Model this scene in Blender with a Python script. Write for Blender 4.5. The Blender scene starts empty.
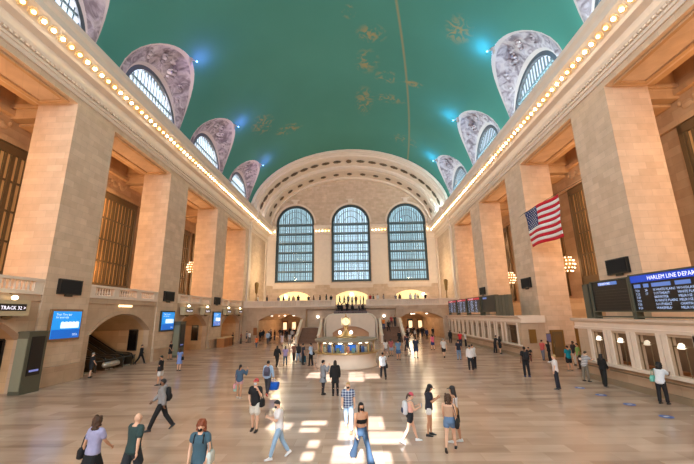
import bpy, bmesh, math, random
from math import sin, cos, pi, radians, sqrt, atan2
from mathutils import Vector, Matrix, Euler
random.seed(7)
C = bpy.context.scene.collection
S = bpy.context.scene

# ---------------------------------------------------------------- camera
cam = bpy.data.cameras.new('camera'); camo = bpy.data.objects.new('camera', cam); C.objects.link(camo)
S.camera = camo
cam.sensor_width = 36.0; cam.lens = 36.0 * 347.68 / 694.0
cam.clip_end = 600
PITCH, YAW, ROLL = .2319, -.0272, -.0152
fwd = Vector((sin(YAW) * cos(PITCH), cos(YAW) * cos(PITCH), sin(PITCH)))
rt = Vector((cos(YAW), -sin(YAW), 0)); up0 = rt.cross(fwd)
rt2 = rt * cos(ROLL) + up0 * sin(ROLL); up2 = up0 * cos(ROLL) - rt * sin(ROLL)
M = Matrix((rt2, up2, -fwd)).transposed().to_4x4(); M.translation = Vector((1.214, 0, 4.1))
camo.matrix_world = M

# ---------------------------------------------------------------- exposure, sky, daylight
S.view_settings.view_transform = 'Standard'; S.view_settings.look = 'None'
S.view_settings.gamma = 1.0; S.view_settings.use_curve_mapping = False
S.view_settings.exposure = 0.0
S.cycles.max_bounces = 8; S.cycles.diffuse_bounces = 5; S.cycles.glossy_bounces = 3
S.cycles.sample_clamp_indirect = 4.0
w = bpy.data.worlds.new('sky'); S.world = w; w.use_nodes = True
w.node_tree.nodes['Background'].inputs[0].default_value = (.70, .84, .97, 1)
w.node_tree.nodes['Background'].inputs[1].default_value = 1.5

def light(name, kind, loc, energy, color, rot=(0, 0, 0), **k):
    d = bpy.data.lights.new(name, kind); d.energy = energy; d.color = color
    for a, b in k.items(): setattr(d, a, b)
    o = bpy.data.objects.new(name, d); o.location = loc; o.rotation_euler = rot; C.objects.link(o); return o

SUN_EL = 30.0
light('sun', 'SUN', (0, -40, 40), 19.0, (.98, .98, 1.0), (radians(90 - SUN_EL), 0, 0), angle=radians(.25))
# daylight coming in through the three west windows behind the viewer
for wx, we in ((-12.2, 6000), (0, 3600), (12.2, 2400)):
    light('west_window_daylight', 'AREA', (wx, -14.3, 18.5), we, (.88, .94, 1.0), (radians(90), 0, 0), shape='RECTANGLE', size=8, size_y=15)
# cove lamps lying on top of the two cornices, washing the painted vault
BAYS = [4.24, 16.91, 29.58, 42.25, 54.92]
for by in BAYS + [-8, 67.5]:
    if -5 < by < 60: light('lunette_fill_lamp', 'AREA', (-19.3, by, 25.3), 1300, (.95, .96, 1.0), (0, radians(-62), 0), shape='RECTANGLE', size=3.6, size_y=7.5)  # lamps added outside the left lunettes only, to brighten the right-hand piers
    for sx in (-1, 1):
        light('cove_lamp', 'AREA', (sx * 17.75, by, 23.1), 90 if sx < 0 else 640, (.62, .92, 1.0) if sx > 0 else (.95, .95, 1), (pi, 0, 0), shape='RECTANGLE', size=.5, size_y=9)

# ---------------------------------------------------------------- helpers
def lin(c):
    return tuple(((v / 255) / 12.92 if v / 255 <= .04045 else ((v / 255 + .055) / 1.055) ** 2.4) for v in c)
def tag(o, label=None, cat=None, group=None, kind=None):
    if label: o['label'] = label
    if cat: o['category'] = cat
    if group: o['group'] = group
    if kind: o['kind'] = kind
    return o
class MB:
    def __init__(s): s.v = []; s.f = []; s.m = []; s.mi = 0
    def add(s, vs, fs):
        n = len(s.v); s.v += [tuple(v) for v in vs]
        for f in fs: s.f.append([n + i for i in f]); s.m.append(s.mi)
        return s
    def box(s, x0, x1, y0, y1, z0, z1):
        x0, x1 = min(x0, x1), max(x0, x1); y0, y1 = min(y0, y1), max(y0, y1)
        return s.add([(x0, y0, z0), (x1, y0, z0), (x1, y1, z0), (x0, y1, z0), (x0, y0, z1), (x1, y0, z1), (x1, y1, z1), (x0, y1, z1)],
                     [(0, 3, 2, 1), (4, 5, 6, 7), (0, 1, 5, 4), (1, 2, 6, 5), (2, 3, 7, 6), (3, 0, 4, 7)])
    def prism(s, poly, axis, a, b):
        # poly in the two other axes (order x,y,z without `axis`), extruded a..b
        def p(u, v, t):
            return {'x': (t, u, v), 'y': (u, t, v), 'z': (u, v, t)}[axis]
        n = len(poly); vs = [p(u, v, a) for u, v in poly] + [p(u, v, b) for u, v in poly]
        fs = [list(range(n)), list(range(2 * n - 1, n - 1, -1))] + [(i, n + i, n + (i + 1) % n, (i + 1) % n) for i in range(n)]
        return s.add(vs, fs)
    def lathe(s, prof, cx=0, cy=0, n=16, cap=True):
        vs = []; fs = []
        for r, z in prof:
            for k in range(n):
                a = 2 * pi * k / n; vs.append((cx + r * cos(a), cy + r * sin(a), z))
        for i in range(len(prof) - 1):
            for k in range(n):
                k2 = (k + 1) % n; fs.append((i * n + k, i * n + k2, (i + 1) * n + k2, (i + 1) * n + k))
        if cap:
            fs.append(list(range(n))[::-1]); fs.append([(len(prof) - 1) * n + k for k in range(n)])
        return s.add(vs, fs)
    def tube(s, pts, rads, n=8, sq=1.0, sqdir=None):
        pts = [Vector(p) for p in pts]
        if not hasattr(rads, '__len__'): rads = [rads] * len(pts)
        d0 = (pts[1] - pts[0]).normalized(); d1 = (pts[-1] - pts[-2]).normalized()
        P = [pts[0] - d0 * rads[0] * .75] + pts + [pts[-1] + d1 * rads[-1] * .75]
        R = [rads[0] * .5] + list(rads) + [rads[-1] * .5]
        up = Vector((0, 0, 1)) if abs(d0.z) < .9 else Vector((0, 1, 0))
        if sqdir is not None: up = Vector(sqdir)
        vs = []; fs = []
        for i, p in enumerate(P):
            d = (P[min(i + 1, len(P) - 1)] - P[max(i - 1, 0)]).normalized()
            a = d.cross(up)
            if a.length < 1e-4: a = d.cross(Vector((1, 0, 0)))
            a.normalize(); b = a.cross(d).normalized()
            if sqdir is None: up = b
            for k in range(n):
                t = 2 * pi * k / n; vs.append(p + a * R[i] * cos(t) + b * R[i] * sq * sin(t))
        m = len(P)
        for i in range(m - 1):
            for k in range(n):
                k2 = (k + 1) % n; fs.append((i * n + k, i * n + k2, (i + 1) * n + k2, (i + 1) * n + k))
        fs.append(list(range(n))[::-1]); fs.append([(m - 1) * n + k for k in range(n)])
        return s.add(vs, fs)
    def ell(s, c, r, n=12, m=8, R=None):
        vs = []; fs = []
        c = Vector(c)
        def q(x, y, z):
            v = Vector((x * r[0], y * r[1], z * r[2]))
            if R is not None: v = R @ v
            return c + v
        vs.append(q(0, 0, 1))
        for i in range(1, m):
            t = pi * i / m
            for k in range(n):
                a = 2 * pi * k / n; vs.append(q(sin(t) * cos(a), sin(t) * sin(a), cos(t)))
        vs.append(q(0, 0, -1))
        for k in range(n): fs.append((0, 1 + k, 1 + (k + 1) % n))
        for i in range(m - 2):
            for k in range(n):
                a = 1 + i * n + k; b = 1 + i * n + (k + 1) % n; fs.append((a, a + n, b + n, b))
        L = len(vs) - 1
        for k in range(n): fs.append((1 + (m - 2) * n + k, L, 1 + (m - 2) * n + (k + 1) % n))
        return s.add(vs, fs)
    def loft(s, rings):
        n = len(rings[0]); vs = [v for r in rings for v in r]; fs = []
        for i in range(len(rings) - 1):
            for k in range(n):
                k2 = (k + 1) % n; fs.append((i * n + k, i * n + k2, (i + 1) * n + k2, (i + 1) * n + k))
        fs.append(list(range(n))[::-1]); fs.append([(len(rings) - 1) * n + k for k in range(n)])
        return s.add(vs, fs)
    def mesh(s, name):
        me = bpy.data.meshes.new(name); me.from_pydata(s.v, [], s.f)
        bm = bmesh.new(); bm.from_mesh(me); bmesh.ops.recalc_face_normals(bm, faces=bm.faces); bm.to_mesh(me); bm.free()
        if max(s.m, default=0) > 0: me.polygons.foreach_set('material_index', s.m)
        me.update(); return me
    def build(s, name, mats, parent=None, smooth=False):
        me = s.mesh(name)
        for m in (mats if isinstance(mats, (list, tuple)) else [mats]): me.materials.append(m)
        if smooth: me.polygons.foreach_set('use_smooth', [True] * len(me.polygons))
        o = bpy.data.objects.new(name, me); C.objects.link(o)
        if parent is not None: o.parent = parent
        return o
def empty(name, loc=(0, 0, 0), rz=0.0):
    o = bpy.data.objects.new(name, None); o.location = loc; o.rotation_euler = (0, 0, rz); o.empty_display_size = .2; C.objects.link(o); return o
def thing(name, label, cat, loc=(0, 0, 0), rz=0.0, group=None): return tag(empty(name, loc, rz), label, cat, group)
def copy_tree(o, parent=None):
    c = o.copy(); C.objects.link(c)
    if parent is not None: c.parent = parent
    for ch in list(o.children): copy_tree(ch, c)
    return c
def text_obj(txt, size, mat, parent, M, name='lettering', align='LEFT'):
    cu = bpy.data.curves.new(name, 'FONT'); cu.body = txt; cu.size = size; cu.align_x = align; cu.resolution_u = 1
    t = bpy.data.objects.new(name, cu); me = bpy.data.meshes.new_from_object(t); bpy.data.objects.remove(t); bpy.data.curves.remove(cu)
    me.materials.clear(); me.materials.append(mat); me.name = name
    o = bpy.data.objects.new(name, me); C.objects.link(o); o.matrix_world = M
    if parent is not None:
        o.parent = parent; o.matrix_parent_inverse = Matrix.Identity(4); o.matrix_basis = M
    return o

# ---------------------------------------------------------------- materials
MC = {}
def nm(name):
    m = bpy.data.materials.new(name); m.use_nodes = True; nt = m.node_tree
    return m, nt, nt.nodes['Principled BSDF']
def ramp(nt, stops, fac):
    r = nt.nodes.new('ShaderNodeValToRGB'); e = r.color_ramp.elements
    e[0].position, e[0].color = stops[0][0], (*stops[0][1], 1); e[1].position, e[1].color = stops[-1][0], (*stops[-1][1], 1)
    for p, c in stops[1:-1]: x = e.new(p); x.color = (*c, 1)
    nt.links.new(fac, r.inputs[0]); return r.outputs[0]
def mixc(nt, a, b, fac, mode='MIX'):
    n = nt.nodes.new('ShaderNodeMix'); n.data_type = 'RGBA'; n.blend_type = mode
    for i, v in ((0, fac), (6, a), (7, b)):
        if hasattr(v, 'is_output'): nt.links.new(v, n.inputs[i])
        else: n.inputs[i].default_value = v if i == 0 else (*v, 1)
    return n.outputs[2]
def mathn(nt, op, a, b=0.0, c=None):
    n = nt.nodes.new('ShaderNodeMath'); n.operation = op
    for i, v in enumerate((a, b) if c is None else (a, b, c)):
        if hasattr(v, 'is_output'): nt.links.new(v, n.inputs[i])
        else: n.inputs[i].default_value = v
    return n.outputs[0]
def plain(name, col, rough=.6, metal=0.0, var=.06, scale=8.0, emit=0.0, ecol=None):
    k = (name, col, rough, metal, emit)
    if k in MC: return MC[k]
    m, nt, b = nm(name); tc = nt.nodes.new('ShaderNodeTexCoord'); no = nt.nodes.new('ShaderNodeTexNoise'); no.inputs['Scale'].default_value = scale
    nt.links.new(tc.outputs['Object'], no.inputs[0])
    L = lin(col); out = mixc(nt, tuple(x * (1 - var) for x in L), tuple(min(1, x * (1 + var)) for x in L), no.outputs[0])
    nt.links.new(out, b.inputs['Base Color']); b.inputs['Roughness'].default_value = rough; b.inputs['Metallic'].default_value = metal
    if emit:
        b.inputs['Emission Color'].default_value = (*lin(ecol or col), 1); b.inputs['Emission Strength'].default_value = emit
    MC[k] = m; return m
def stone(name, c1, c2, bw=1.25, bh=.52, rough=.65, mortar=.7, bump=.12):
    m, nt, b = nm(name); g = nt.nodes.new('ShaderNodeNewGeometry'); sp = nt.nodes.new('ShaderNodeSeparateXYZ'); nt.links.new(g.outputs['Position'], sp.inputs[0])
    cb = nt.nodes.new('ShaderNodeCombineXYZ'); nt.links.new(mathn(nt, 'ADD', sp.outputs[0], sp.outputs[1]), cb.inputs[0]); nt.links.new(sp.outputs[2], cb.inputs[1])
    br = nt.nodes.new('ShaderNodeTexBrick'); nt.links.new(cb.outputs[0], br.inputs[0])
    br.inputs['Scale'].default_value = 1; br.inputs['Brick Width'].default_value = bw; br.inputs['Row Height'].default_value = bh
    br.inputs['Mortar Size'].default_value = .008; br.inputs['Mortar Smooth'].default_value = .3
    a, c = lin(c1), lin(c2)
    br.inputs['Color1'].default_value = (*a, 1); br.inputs['Color2'].default_value = (*c, 1); br.inputs['Mortar'].default_value = (*[x * mortar for x in a], 1)
    no = nt.nodes.new('ShaderNodeTexNoise'); no.inputs['Scale'].default_value = 1.3; no.inputs['Detail'].default_value = 5; nt.links.new(g.outputs['Position'], no.inputs[0])
    col = mixc(nt, br.outputs[0], ramp(nt, [(.3, (.86, .83, .80)), (.7, (1.04, 1.03, 1.02))], no.outputs[0]), .8, 'MULTIPLY')
    nt.links.new(col, b.inputs['Base Color']); b.inputs['Roughness'].default_value = rough
    bp = nt.nodes.new('ShaderNodeBump'); bp.inputs['Strength'].default_value = bump; bp.inputs['Distance'].default_value = .03
    nt.links.new(br.outputs[1], bp.inputs['Height']); bp.invert = True; nt.links.new(bp.outputs[0], b.inputs['Normal'])
    return m
m_stone = stone('caen_stone', (222, 197, 172), (209, 182, 155), 1.1, .46)
m_lime = plain('limestone_moulding', (230, 212, 194), .6, 0, .08, 1.5)
m_low = stone('botticino_marble', (198, 172, 146), (186, 158, 132), 1.6, .8, .45)
m_warm = stone('gallery_stone', (208, 174, 134), (192, 156, 116), 1.6, .6)
m_bronze = plain('dark_bronze', (118, 98, 68), .45, .3)
m_bronzel = plain('gilded_bronze', (150, 118, 66), .4, .6)
m_black = plain('black_panel', (16, 16, 17), .4)
m_dark = plain('dark_steel', (62, 66, 60), .5, .3)
m_steel = plain('grey_green_steel', (94, 94, 80), .5, .3)
m_wood = plain('brown_wood', (150, 92, 48), .5, 0, .15, 3)
m_glassgrey = plain('window_bar_steel', (110, 128, 134), .7, 0)
m_brass = plain('brass', (196, 162, 108), .4, .6)
m_white = plain('white_plastic', (230, 230, 226), .5)
m_grille_bulb = plain('lamp_bulb_warm', (255, 226, 188), .4, 0, .01, 3, 3.2)
m_bulb_w = plain('lamp_bulb_white', (255, 238, 205), .4, 0, .01, 3, 24.0)
m_bulb_y = plain('lamp_bulb_amber', (255, 208, 130), .4, 0, .01, 3, 16.0)
m_ros = plain('gilt_rosette', (240, 206, 156), .6, 0)

# marble floor
m_floor, nt, b = nm('tennessee_marble_floor')
g = nt.nodes.new('ShaderNodeNewGeometry'); br = nt.nodes.new('ShaderNodeTexBrick'); nt.links.new(g.outputs['Position'], br.inputs[0])
br.inputs['Scale'].default_value = 1; br.inputs['Brick Width'].default_value = 1.9; br.inputs['Row Height'].default_value = .62; br.inputs['Mortar Size'].default_value = .006
br.inputs['Color1'].default_value = (*lin((206, 180, 160)), 1); br.inputs['Color2'].default_value = (*lin((180, 152, 132)), 1); br.inputs['Mortar'].default_value = (*lin((176, 148, 128)), 1)
mp = nt.nodes.new('ShaderNodeMapping'); mp.inputs['Scale'].default_value = (.30, 1.3, 1); nt.links.new(g.outputs['Position'], mp.inputs[0]); no = nt.nodes.new('ShaderNodeTexNoise'); no.inputs['Scale'].default_value = .9; no.inputs['Detail'].default_value = 3; nt.links.new(mp.outputs[0], no.inputs[0])
col = mixc(nt, br.outputs[0], ramp(nt, [(.30, (.70, .66, .63)), (.46, (.95, .94, .93)), (.70, (1.12, 1.12, 1.13))], no.outputs[0]), .9, 'MULTIPLY')
nt.links.new(col, b.inputs['Base Color'])
b.inputs['Roughness'].default_value = .2; b.inputs['Specular IOR Level'].default_value = .5

# painted vault: teal with faint gilded figures and the gilded band
m_vault, nt, b = nm('painted_teal_vault')
g = nt.nodes.new('ShaderNodeNewGeometry'); sp = nt.nodes.new('ShaderNodeSeparateXYZ'); nt.links.new(g.outputs['Position'], sp.inputs[0])
no = nt.nodes.new('ShaderNodeTexNoise'); no.inputs['Scale'].default_value = .12; no.inputs['Detail'].default_value = 4; nt.links.new(g.outputs['Position'], no.inputs[0])
base = mixc(nt, lin((56, 120, 106)), lin((70, 138, 124)), no.outputs[0])
n2 = nt.nodes.new('ShaderNodeTexNoise'); n2.inputs['Scale'].default_value = .9; n2.inputs['Detail'].default_value = 6; n2.inputs['Distortion'].default_value = 1.6; nt.links.new(g.outputs['Position'], n2.inputs[0])
mask = None
def msum(a, b_): return b_ if a is None else mathn(nt, 'MAXIMUM', a, b_)
for px, py, rx, ry in [(.9, 30.2, .9, 1.0), (3.4, 33.0, 1.9, 1.5), (3.0, 37.5, 1.7, 2.4), (5.6, 40, 1.8, 1.4), (2.8, 46, 1.5, 4), (6, 44.5, 3, 1.2), (-12.3, 46.4, 1.8, 2.6), (-9.3, 50.5, 2.4, 1.6), (9.8, 55, 2.6, 2), (9, 40.2, 1.6, .7), (-4, 26, 2.0, 1.4), (12, 30, 1.5, 2)]:
    dx = mathn(nt, 'MULTIPLY', mathn(nt, 'SUBTRACT', sp.outputs[0], px), 1 / rx); dy = mathn(nt, 'MULTIPLY', mathn(nt, 'SUBTRACT', sp.outputs[1], py), 1 / ry)
    d = mathn(nt, 'SQRT', mathn(nt, 'ADD', mathn(nt, 'MULTIPLY', dx, dx), mathn(nt, 'MULTIPLY', dy, dy)))
    mm = nt.nodes.new('ShaderNodeMath'); mm.operation = 'SUBTRACT'; mm.use_clamp = True; mm.inputs[0].default_value = 1.0; nt.links.new(d, mm.inputs[1]); mask = msum(mask, mm.outputs[0])
band = nt.nodes.new('ShaderNodeMath'); band.operation = 'SUBTRACT'; band.use_clamp = True; band.inputs[0].default_value = 1
xc = mathn(nt, 'ADD', mathn(nt, 'MULTIPLY', mathn(nt, 'SUBTRACT', sp.outputs[1], 28.5), .205), 5.9)
xc = mathn(nt, 'SUBTRACT', xc, mathn(nt, 'MULTIPLY', mathn(nt, 'POWER', mathn(nt, 'ABSOLUTE', mathn(nt, 'SUBTRACT', sp.outputs[1], 38)), 2.0), .0025))
nt.links.new(mathn(nt, 'MULTIPLY', mathn(nt, 'ABSOLUTE', mathn(nt, 'SUBTRACT', sp.outputs[0], xc)), 5.0), band.inputs[1])
fig = mathn(nt, 'MULTIPLY', mathn(nt, 'MINIMUM', mathn(nt, 'MULTIPLY', mask, 1.6), 1.0), ramp(nt, [(.48, (0, 0, 0)), (.60, (1, 1, 1))], n2.outputs[0]))
al = mathn(nt, 'MULTIPLY', mathn(nt, 'MAXIMUM', fig, mathn(nt, 'MULTIPLY', band.outputs[0], .9)), .62)
nt.links.new(mixc(nt, base, lin((176, 140, 80)), al), b.inputs['Base Color']); b.inputs['Roughness'].default_value = .8

m_lun, nt, b = nm('carved_grey_lunette')
g = nt.nodes.new('ShaderNodeNewGeometry'); no = nt.nodes.new('ShaderNodeTexNoise'); no.inputs['Scale'].default_value = 1.1; no.inputs['Detail'].default_value = 7; no.inputs['Distortion'].default_value = 1.2
nt.links.new(g.outputs['Position'], no.inputs[0])
nt.links.new(ramp(nt, [(.36, lin((116, 100, 106))), (.5, lin((156, 140, 146))), (.62, lin((178, 162, 164)))], no.outputs[0]), b.inputs['Base Color']); b.inputs['Roughness'].default_value = .8
bp = nt.nodes.new('ShaderNodeBump'); bp.inputs['Strength'].default_value = .7; bp.inputs['Distance'].default_value = .3; nt.links.new(no.outputs[0], bp.inputs['Height']); nt.links.new(bp.outputs[0], b.inputs['Normal'])
m_lunrim = plain('lunette_rim_stone', (182, 164, 160), .7, 0, .08, 1.2)
m_tile = stone('guastavino_tile', (214, 194, 166), (198, 176, 146), .9, .3, .7)

m_glass, nt, b = nm('window_glass')
nt.nodes.remove(b); tr = nt.nodes.new('ShaderNodeBsdfTransparent'); tr.inputs[0].default_value = (.80, .93, .97, 1); gl = nt.nodes.new('ShaderNodeBsdfGlossy'); gl.inputs[1].default_value = .1
ms = nt.nodes.new('ShaderNodeMixShader'); ms.inputs[0].default_value = .02; nt.links.new(tr.outputs[0], ms.inputs[1]); nt.links.new(gl.outputs[0], ms.inputs[2]); nt.links.new(ms.outputs[0], nt.nodes['Material Output'].inputs[0])
def tint_glass(name, c):
    m = m_glass.copy(); m.name = name
    for n_ in m.node_tree.nodes:
        if n_.type == 'BSDF_TRANSPARENT': n_.inputs[0].default_value = (*c, 1)
    return m
m_glass2 = tint_glass('green_window_glass', (.52, .66, .66)); m_glass3 = tint_glass('lunette_glass', (1.0, .97, 1.0))
m_bglass, nt, b = nm('booth_glass')
nt.nodes.remove(b); tr = nt.nodes.new('ShaderNodeBsdfTransparent'); tr.inputs[0].default_value = (.93, .96, .95, 1); gl = nt.nodes.new('ShaderNodeBsdfGlossy'); gl.inputs[1].default_value = .05
ms = nt.nodes.new('ShaderNodeMixShader'); ms.inputs[0].default_value = .10; nt.links.new(tr.outputs[0], ms.inputs[1]); nt.links.new(gl.outputs[0], ms.inputs[2]); nt.links.new(ms.outputs[0], nt.nodes['Material Output'].inputs[0])

# ---------------------------------------------------------------- shell
HW = 18.3; PD = 21.2; GX = 23.3; Y0, Y1 = -14.8, 74.0; PW = 3.84
PIERS = [-4.01 + 12.67 * i for i in range(6)]     # near edge of pier k: -4.01, 8.66, 21.33, 34.0, 46.67, 59.34(solid end)
ZT = 18.92
st = lambda o: tag(o, kind='structure')
f = MB(); f.box(-31, 24, -16, 90, -.3, 0); st(f.build('floor', m_floor))
def arch_pts(c, hw, zs, zc, n=18):
    # segmental arch points from left to right; crown zc, springing zs
    r = (hw * hw + (zc - zs) ** 2) / (2 * (zc - zs)); z0 = zc - r; a = math.asin(min(1, hw / r))
    return [(c + r * sin(-a + 2 * a * i / n), z0 + r * cos(-a + 2 * a * i / n)) for i in range(n + 1)]
def semi(c, hw, zs, n=24):
    return [(c - hw * cos(pi * i / n), zs + hw * sin(pi * i / n)) for i in range(n + 1)]
def arch_panel(mb, axis, a, b, y0, y1, ztop, c, hw, pts, zsill=0.0, zbot=0.0):
    if axis == 'x': bx = lambda u0, u1, z0, z1: mb.box(a, b, u0, u1, z0, z1)
    else: bx = lambda u0, u1, z0, z1: mb.box(u0, u1, a, b, z0, z1)
    bx(y0, c - hw, zbot, ztop); bx(c + hw, y1, zbot, ztop)
    if zsill > zbot: bx(c - hw, c + hw, zbot, zsill)
    mb.prism(pts + [(c + hw, ztop), (c - hw, ztop)], axis, a, b)

# side walls: lintel band over the openings, solid ends
for side, nmw in ((-1, 'left'), (1, 'right')):
    mb = MB(); X = lambda d: side * d
    mb.box(X(HW), X(PD), Y0, Y1, ZT, 19.4); mb.box(X(HW), X(PD), Y0, Y1, 19.4, 22.9)
    mb.box(X(HW), X(PD), 59.34, Y1, 0, ZT); mb.box(X(HW), X(PD), Y0, PIERS[0], 0, ZT)
    mb.box(X(PD), X(GX + .6), 59.34, 61, 0, 22.9)
    # outer gallery wall with its frieze, gallery ceiling
    mb.mi = 1
    mb.box(X(GX), X(GX + .6), Y0, 61, 0 if side > 0 else 5.3, 22.9)
    mb.box(X(GX - .25), X(GX), Y0, 59.3, 16.2, 16.6); mb.box(X(GX - .35), X(GX), Y0, 59.3, 18.2, 18.6)
    mb.box(X(PD), X(GX), Y0, 61, 20.6, 22.9)
    mb.box(X(PD), X(PD + .45), Y0, 61, 18.92, 20.6)
    for k, py in enumerate(PIERS[:5]):
        mb.box(X(PD), X(GX), py + .2, py + PW - .2, 18.0, 20.6); mb.box(X(PD), X(GX), py + .05, py + PW - .05, 18.75, 19.05)
        mb.box(X(PD), X(GX), py + .9, py + PW - .9, 17.8, 18.0)
    # coffer frames under the lintels
    for by in BAYS:
        for d0, d1, e in ((HW + .35, HW + .6, 0), (PD - .6, PD - .35, 0)):
            mb.box(X(d0), X(d1), by - 4.1, by + 4.1, ZT - .14, ZT)
        for yy in (by - 4.1, by + 3.85): mb.box(X(HW + .6), X(PD - .6), yy, yy + .25, ZT - .14, ZT)
        for yy in (by - 1.5, by + 1.4): mb.box(X(PD + .45), X(GX), yy, yy + .3, 20.1, 20.6)
        # swags of relief in the frieze
        for k in range(-4, 5):
            mb.ell((X(GX - .02), by + k * 1.05, 17.35), (.10, .42, .3), 8, 6); mb.ell((X(GX - .02), by + .5 + k * 1.05, 17.6), (.14, .13, .2), 8, 6)
    if side > 0:
        mb.mi = 1
        for py in PIERS[:5]: mb.box(PD, GX, py + .3, py + PW - .3, 0, 5.2)
        mb.box(GX - .2, GX, Y0, 59, 5.0, 5.5)
        mb.box(PD, GX, py, 59.3, 0, .02)
    st(mb.build('wall_' + nmw, [m_stone, m_warm]))

# left arcade below the gallery
mb = MB()
RX = {29.58: 30.0}
for i, by in enumerate(BAYS):
    a, b_ = by - 4.415, by + 4.415
    pts = arch_pts(by, 3.75, 2.9, 4.4)
    mb.mi = 0; arch_panel(mb, 'x', -18.95, -18.42, a, b_, 5.55, by, 3.75, pts)
    # moulded archivolt
    for r0, r1, xx in ((0, .28, -18.36),):
        o2 = arch_pts(by, 3.75 + .3, 2.85, 4.68)
        mb.prism(pts + o2[::-1], 'x', -18.42, xx)
    dep = 30.0 if abs(by - 29.58) < .1 else 23.4
    mb.mi = 1
    mb.box(-dep, -18.95, by - 4.3, by - 3.75, 0, 5.3); mb.box(-dep, -18.95, by + 3.75, by + 4.3, 0, 5.3)
    up = [(u, v + .001) for u, v in pts]
    mb.prism(pts + [(by + 3.75, 5.3), (by - 3.75, 5.3)], 'x', -dep, -18.95)
    bp_ = semi(by - .6, 1.25, 2.0, 12) if dep < 25 else arch_pts(by, 3.3, 2.6, 3.9)
    if dep < 25:
        arch_panel(mb, 'x', -dep - .4, -dep, by - 3.75, by + 3.75, 5.3, by - .6, 1.25, bp_)
        mb.box(-dep - 4, -dep - .4, by - 3, by + 3, 4.0, 4.2); mb.box(-dep - 4.2, -dep - 4, by - 3, by + 3, 0, 4.2)
        mb.box(-dep - 4, -dep - .4, by - 3.2, by - 3, 0, 4.2); mb.box(-dep - 4, -dep - .4, by + 3, by + 3.2, 0, 4.2)
    else: mb.box(-dep - .4, -dep, by - 4, by + 4, 0, 5.3)
mb.mi = 0
mb.box(-GX, -18.6, Y0, 59.34, 5.3, 5.54)   # gallery slab
[mb.box(-18.42, -18.33, q - 4.40, q + 4.40, 5.15, 5.4) for q in BAYS]
st(mb.build('trim_gallery', [m_low, m_warm]))

# piers
for k, py in enumerate(PIERS[:5]):
    for side in (-1, 1):
        mb = MB(); X = lambda d: side * d
        mb.box(X(HW), X(PD), py, py + PW, 0, ZT)
        o_ = mb.build('stone_pier', m_stone)
        wh = ['behind the viewer', 'nearest beside the viewer', 'nearest in view', 'second in view', 'third and farthest in view'][k]
        tag(o_, 'tall square stone pier on the %s side of the hall, %s' % ('left' if side < 0 else 'right', wh), 'pier')
        p2 = MB(); e = .14
        x0, x1 = (X(HW - e), X(PD)) if True else None
        p2.box(X(HW - e), X(PD), py - .02, py + PW + .02, 0, 1.0); p2.box(X(HW - e - .06), X(PD), py - .05, py + PW + .05, 1.0, 1.15)
        p2.build('plinth', m_low, o_)

# end wall and west wall with three tall windows each
for yy, nmw in ((Y1, 'end'), (Y0, 'back')):
    sgn = 1 if yy > 0 else -1; a, b_ = yy, yy + sgn * .9
    mb = MB()
    xs = [-24, -6.1, 6.1, 24]
    for i, cx in enumerate((-12.2, 0.0, 12.2)):
        zs = 27.9 - 4.2
        arch_panel(mb, 'y', a, b_, xs[i], xs[i + 1], 37, cx, 4.2, semi(cx, 4.2, zs), 10.8, 5.3 if yy > 0 else 0)
    st(mb.build('wall_' + nmw, m_tile if False else m_stone))

# painted vault with lunettes cut out
VA, VB, VZ = 18.6, 12.5, 22.5
LR, LZ = 5.05, 24.6
def vx(z): return VA * sqrt(max(0, 1 - ((z - VZ) / VB) ** 2))
zap = LZ + LR
def hwid(z):
    if z >= zap - 1e-6: return 0.0
    return LR if z < LZ else sqrt(LR * LR - (z - LZ) ** 2)
zr = [22.5, 23.3, 24.0, 24.6] + [LZ + LR * sin(radians(t)) for t in (10, 20, 30, 40, 50, 58, 66, 72, 78, 83, 87, 90)] + [30.2, 30.9, 31.6, 32.3, 33.0, 33.7, 34.3, 34.7, 34.93]
rows = [(-vx(z), z) for z in zr] + [(0, 35.0)] + [(vx(z), z) for z in zr[::-1]]
mb = MB(); NS = 5
for bi, by in enumerate([4.24, 16.91, 29.7, 42.3, 55.0]):
    y0 = -2.1 if bi == 0 else ([4.24, 16.91, 29.7, 42.3, 55.0][bi - 1] + by) / 2; y1 = 61.5 if bi == 4 else (by + [4.24, 16.91, 29.7, 42.3, 55.0][bi + 1]) / 2
    for (ya, sg) in ((y0, -1), (y1, 1)):
        vs = []; fs = []
        for (x, z) in rows:
            h = hwid(z); yb = by + sg * h
            for j in range(NS + 1): vs.append((x, ya + (yb - ya) * j / NS, z))
        for i in range(len(rows) - 1):
            for j in range(NS):
                a = i * (NS + 1) + j; fs.append((a, a + 1, a + NS + 2, a + NS + 1))
        mb.add(vs, fs)
vs = []; fs = []
for (x, z) in rows: vs += [(x, -14.8, z), (x, -2.1, z)]
for i in range(len(rows) - 1): fs.append((2 * i, 2 * i + 1, 2 * i + 3, 2 * i + 2))
mb.add(vs, fs)
o = mb.build('ceiling', m_vault, None, True); st(o)
bm = bmesh.new(); bm.from_mesh(o.data); bmesh.ops.remove_doubles(bm, verts=bm.verts, dist=.002)
bmesh.ops.recalc_face_normals(bm, faces=bm.faces)
bm.to_mesh(o.data); bm.free()

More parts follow.
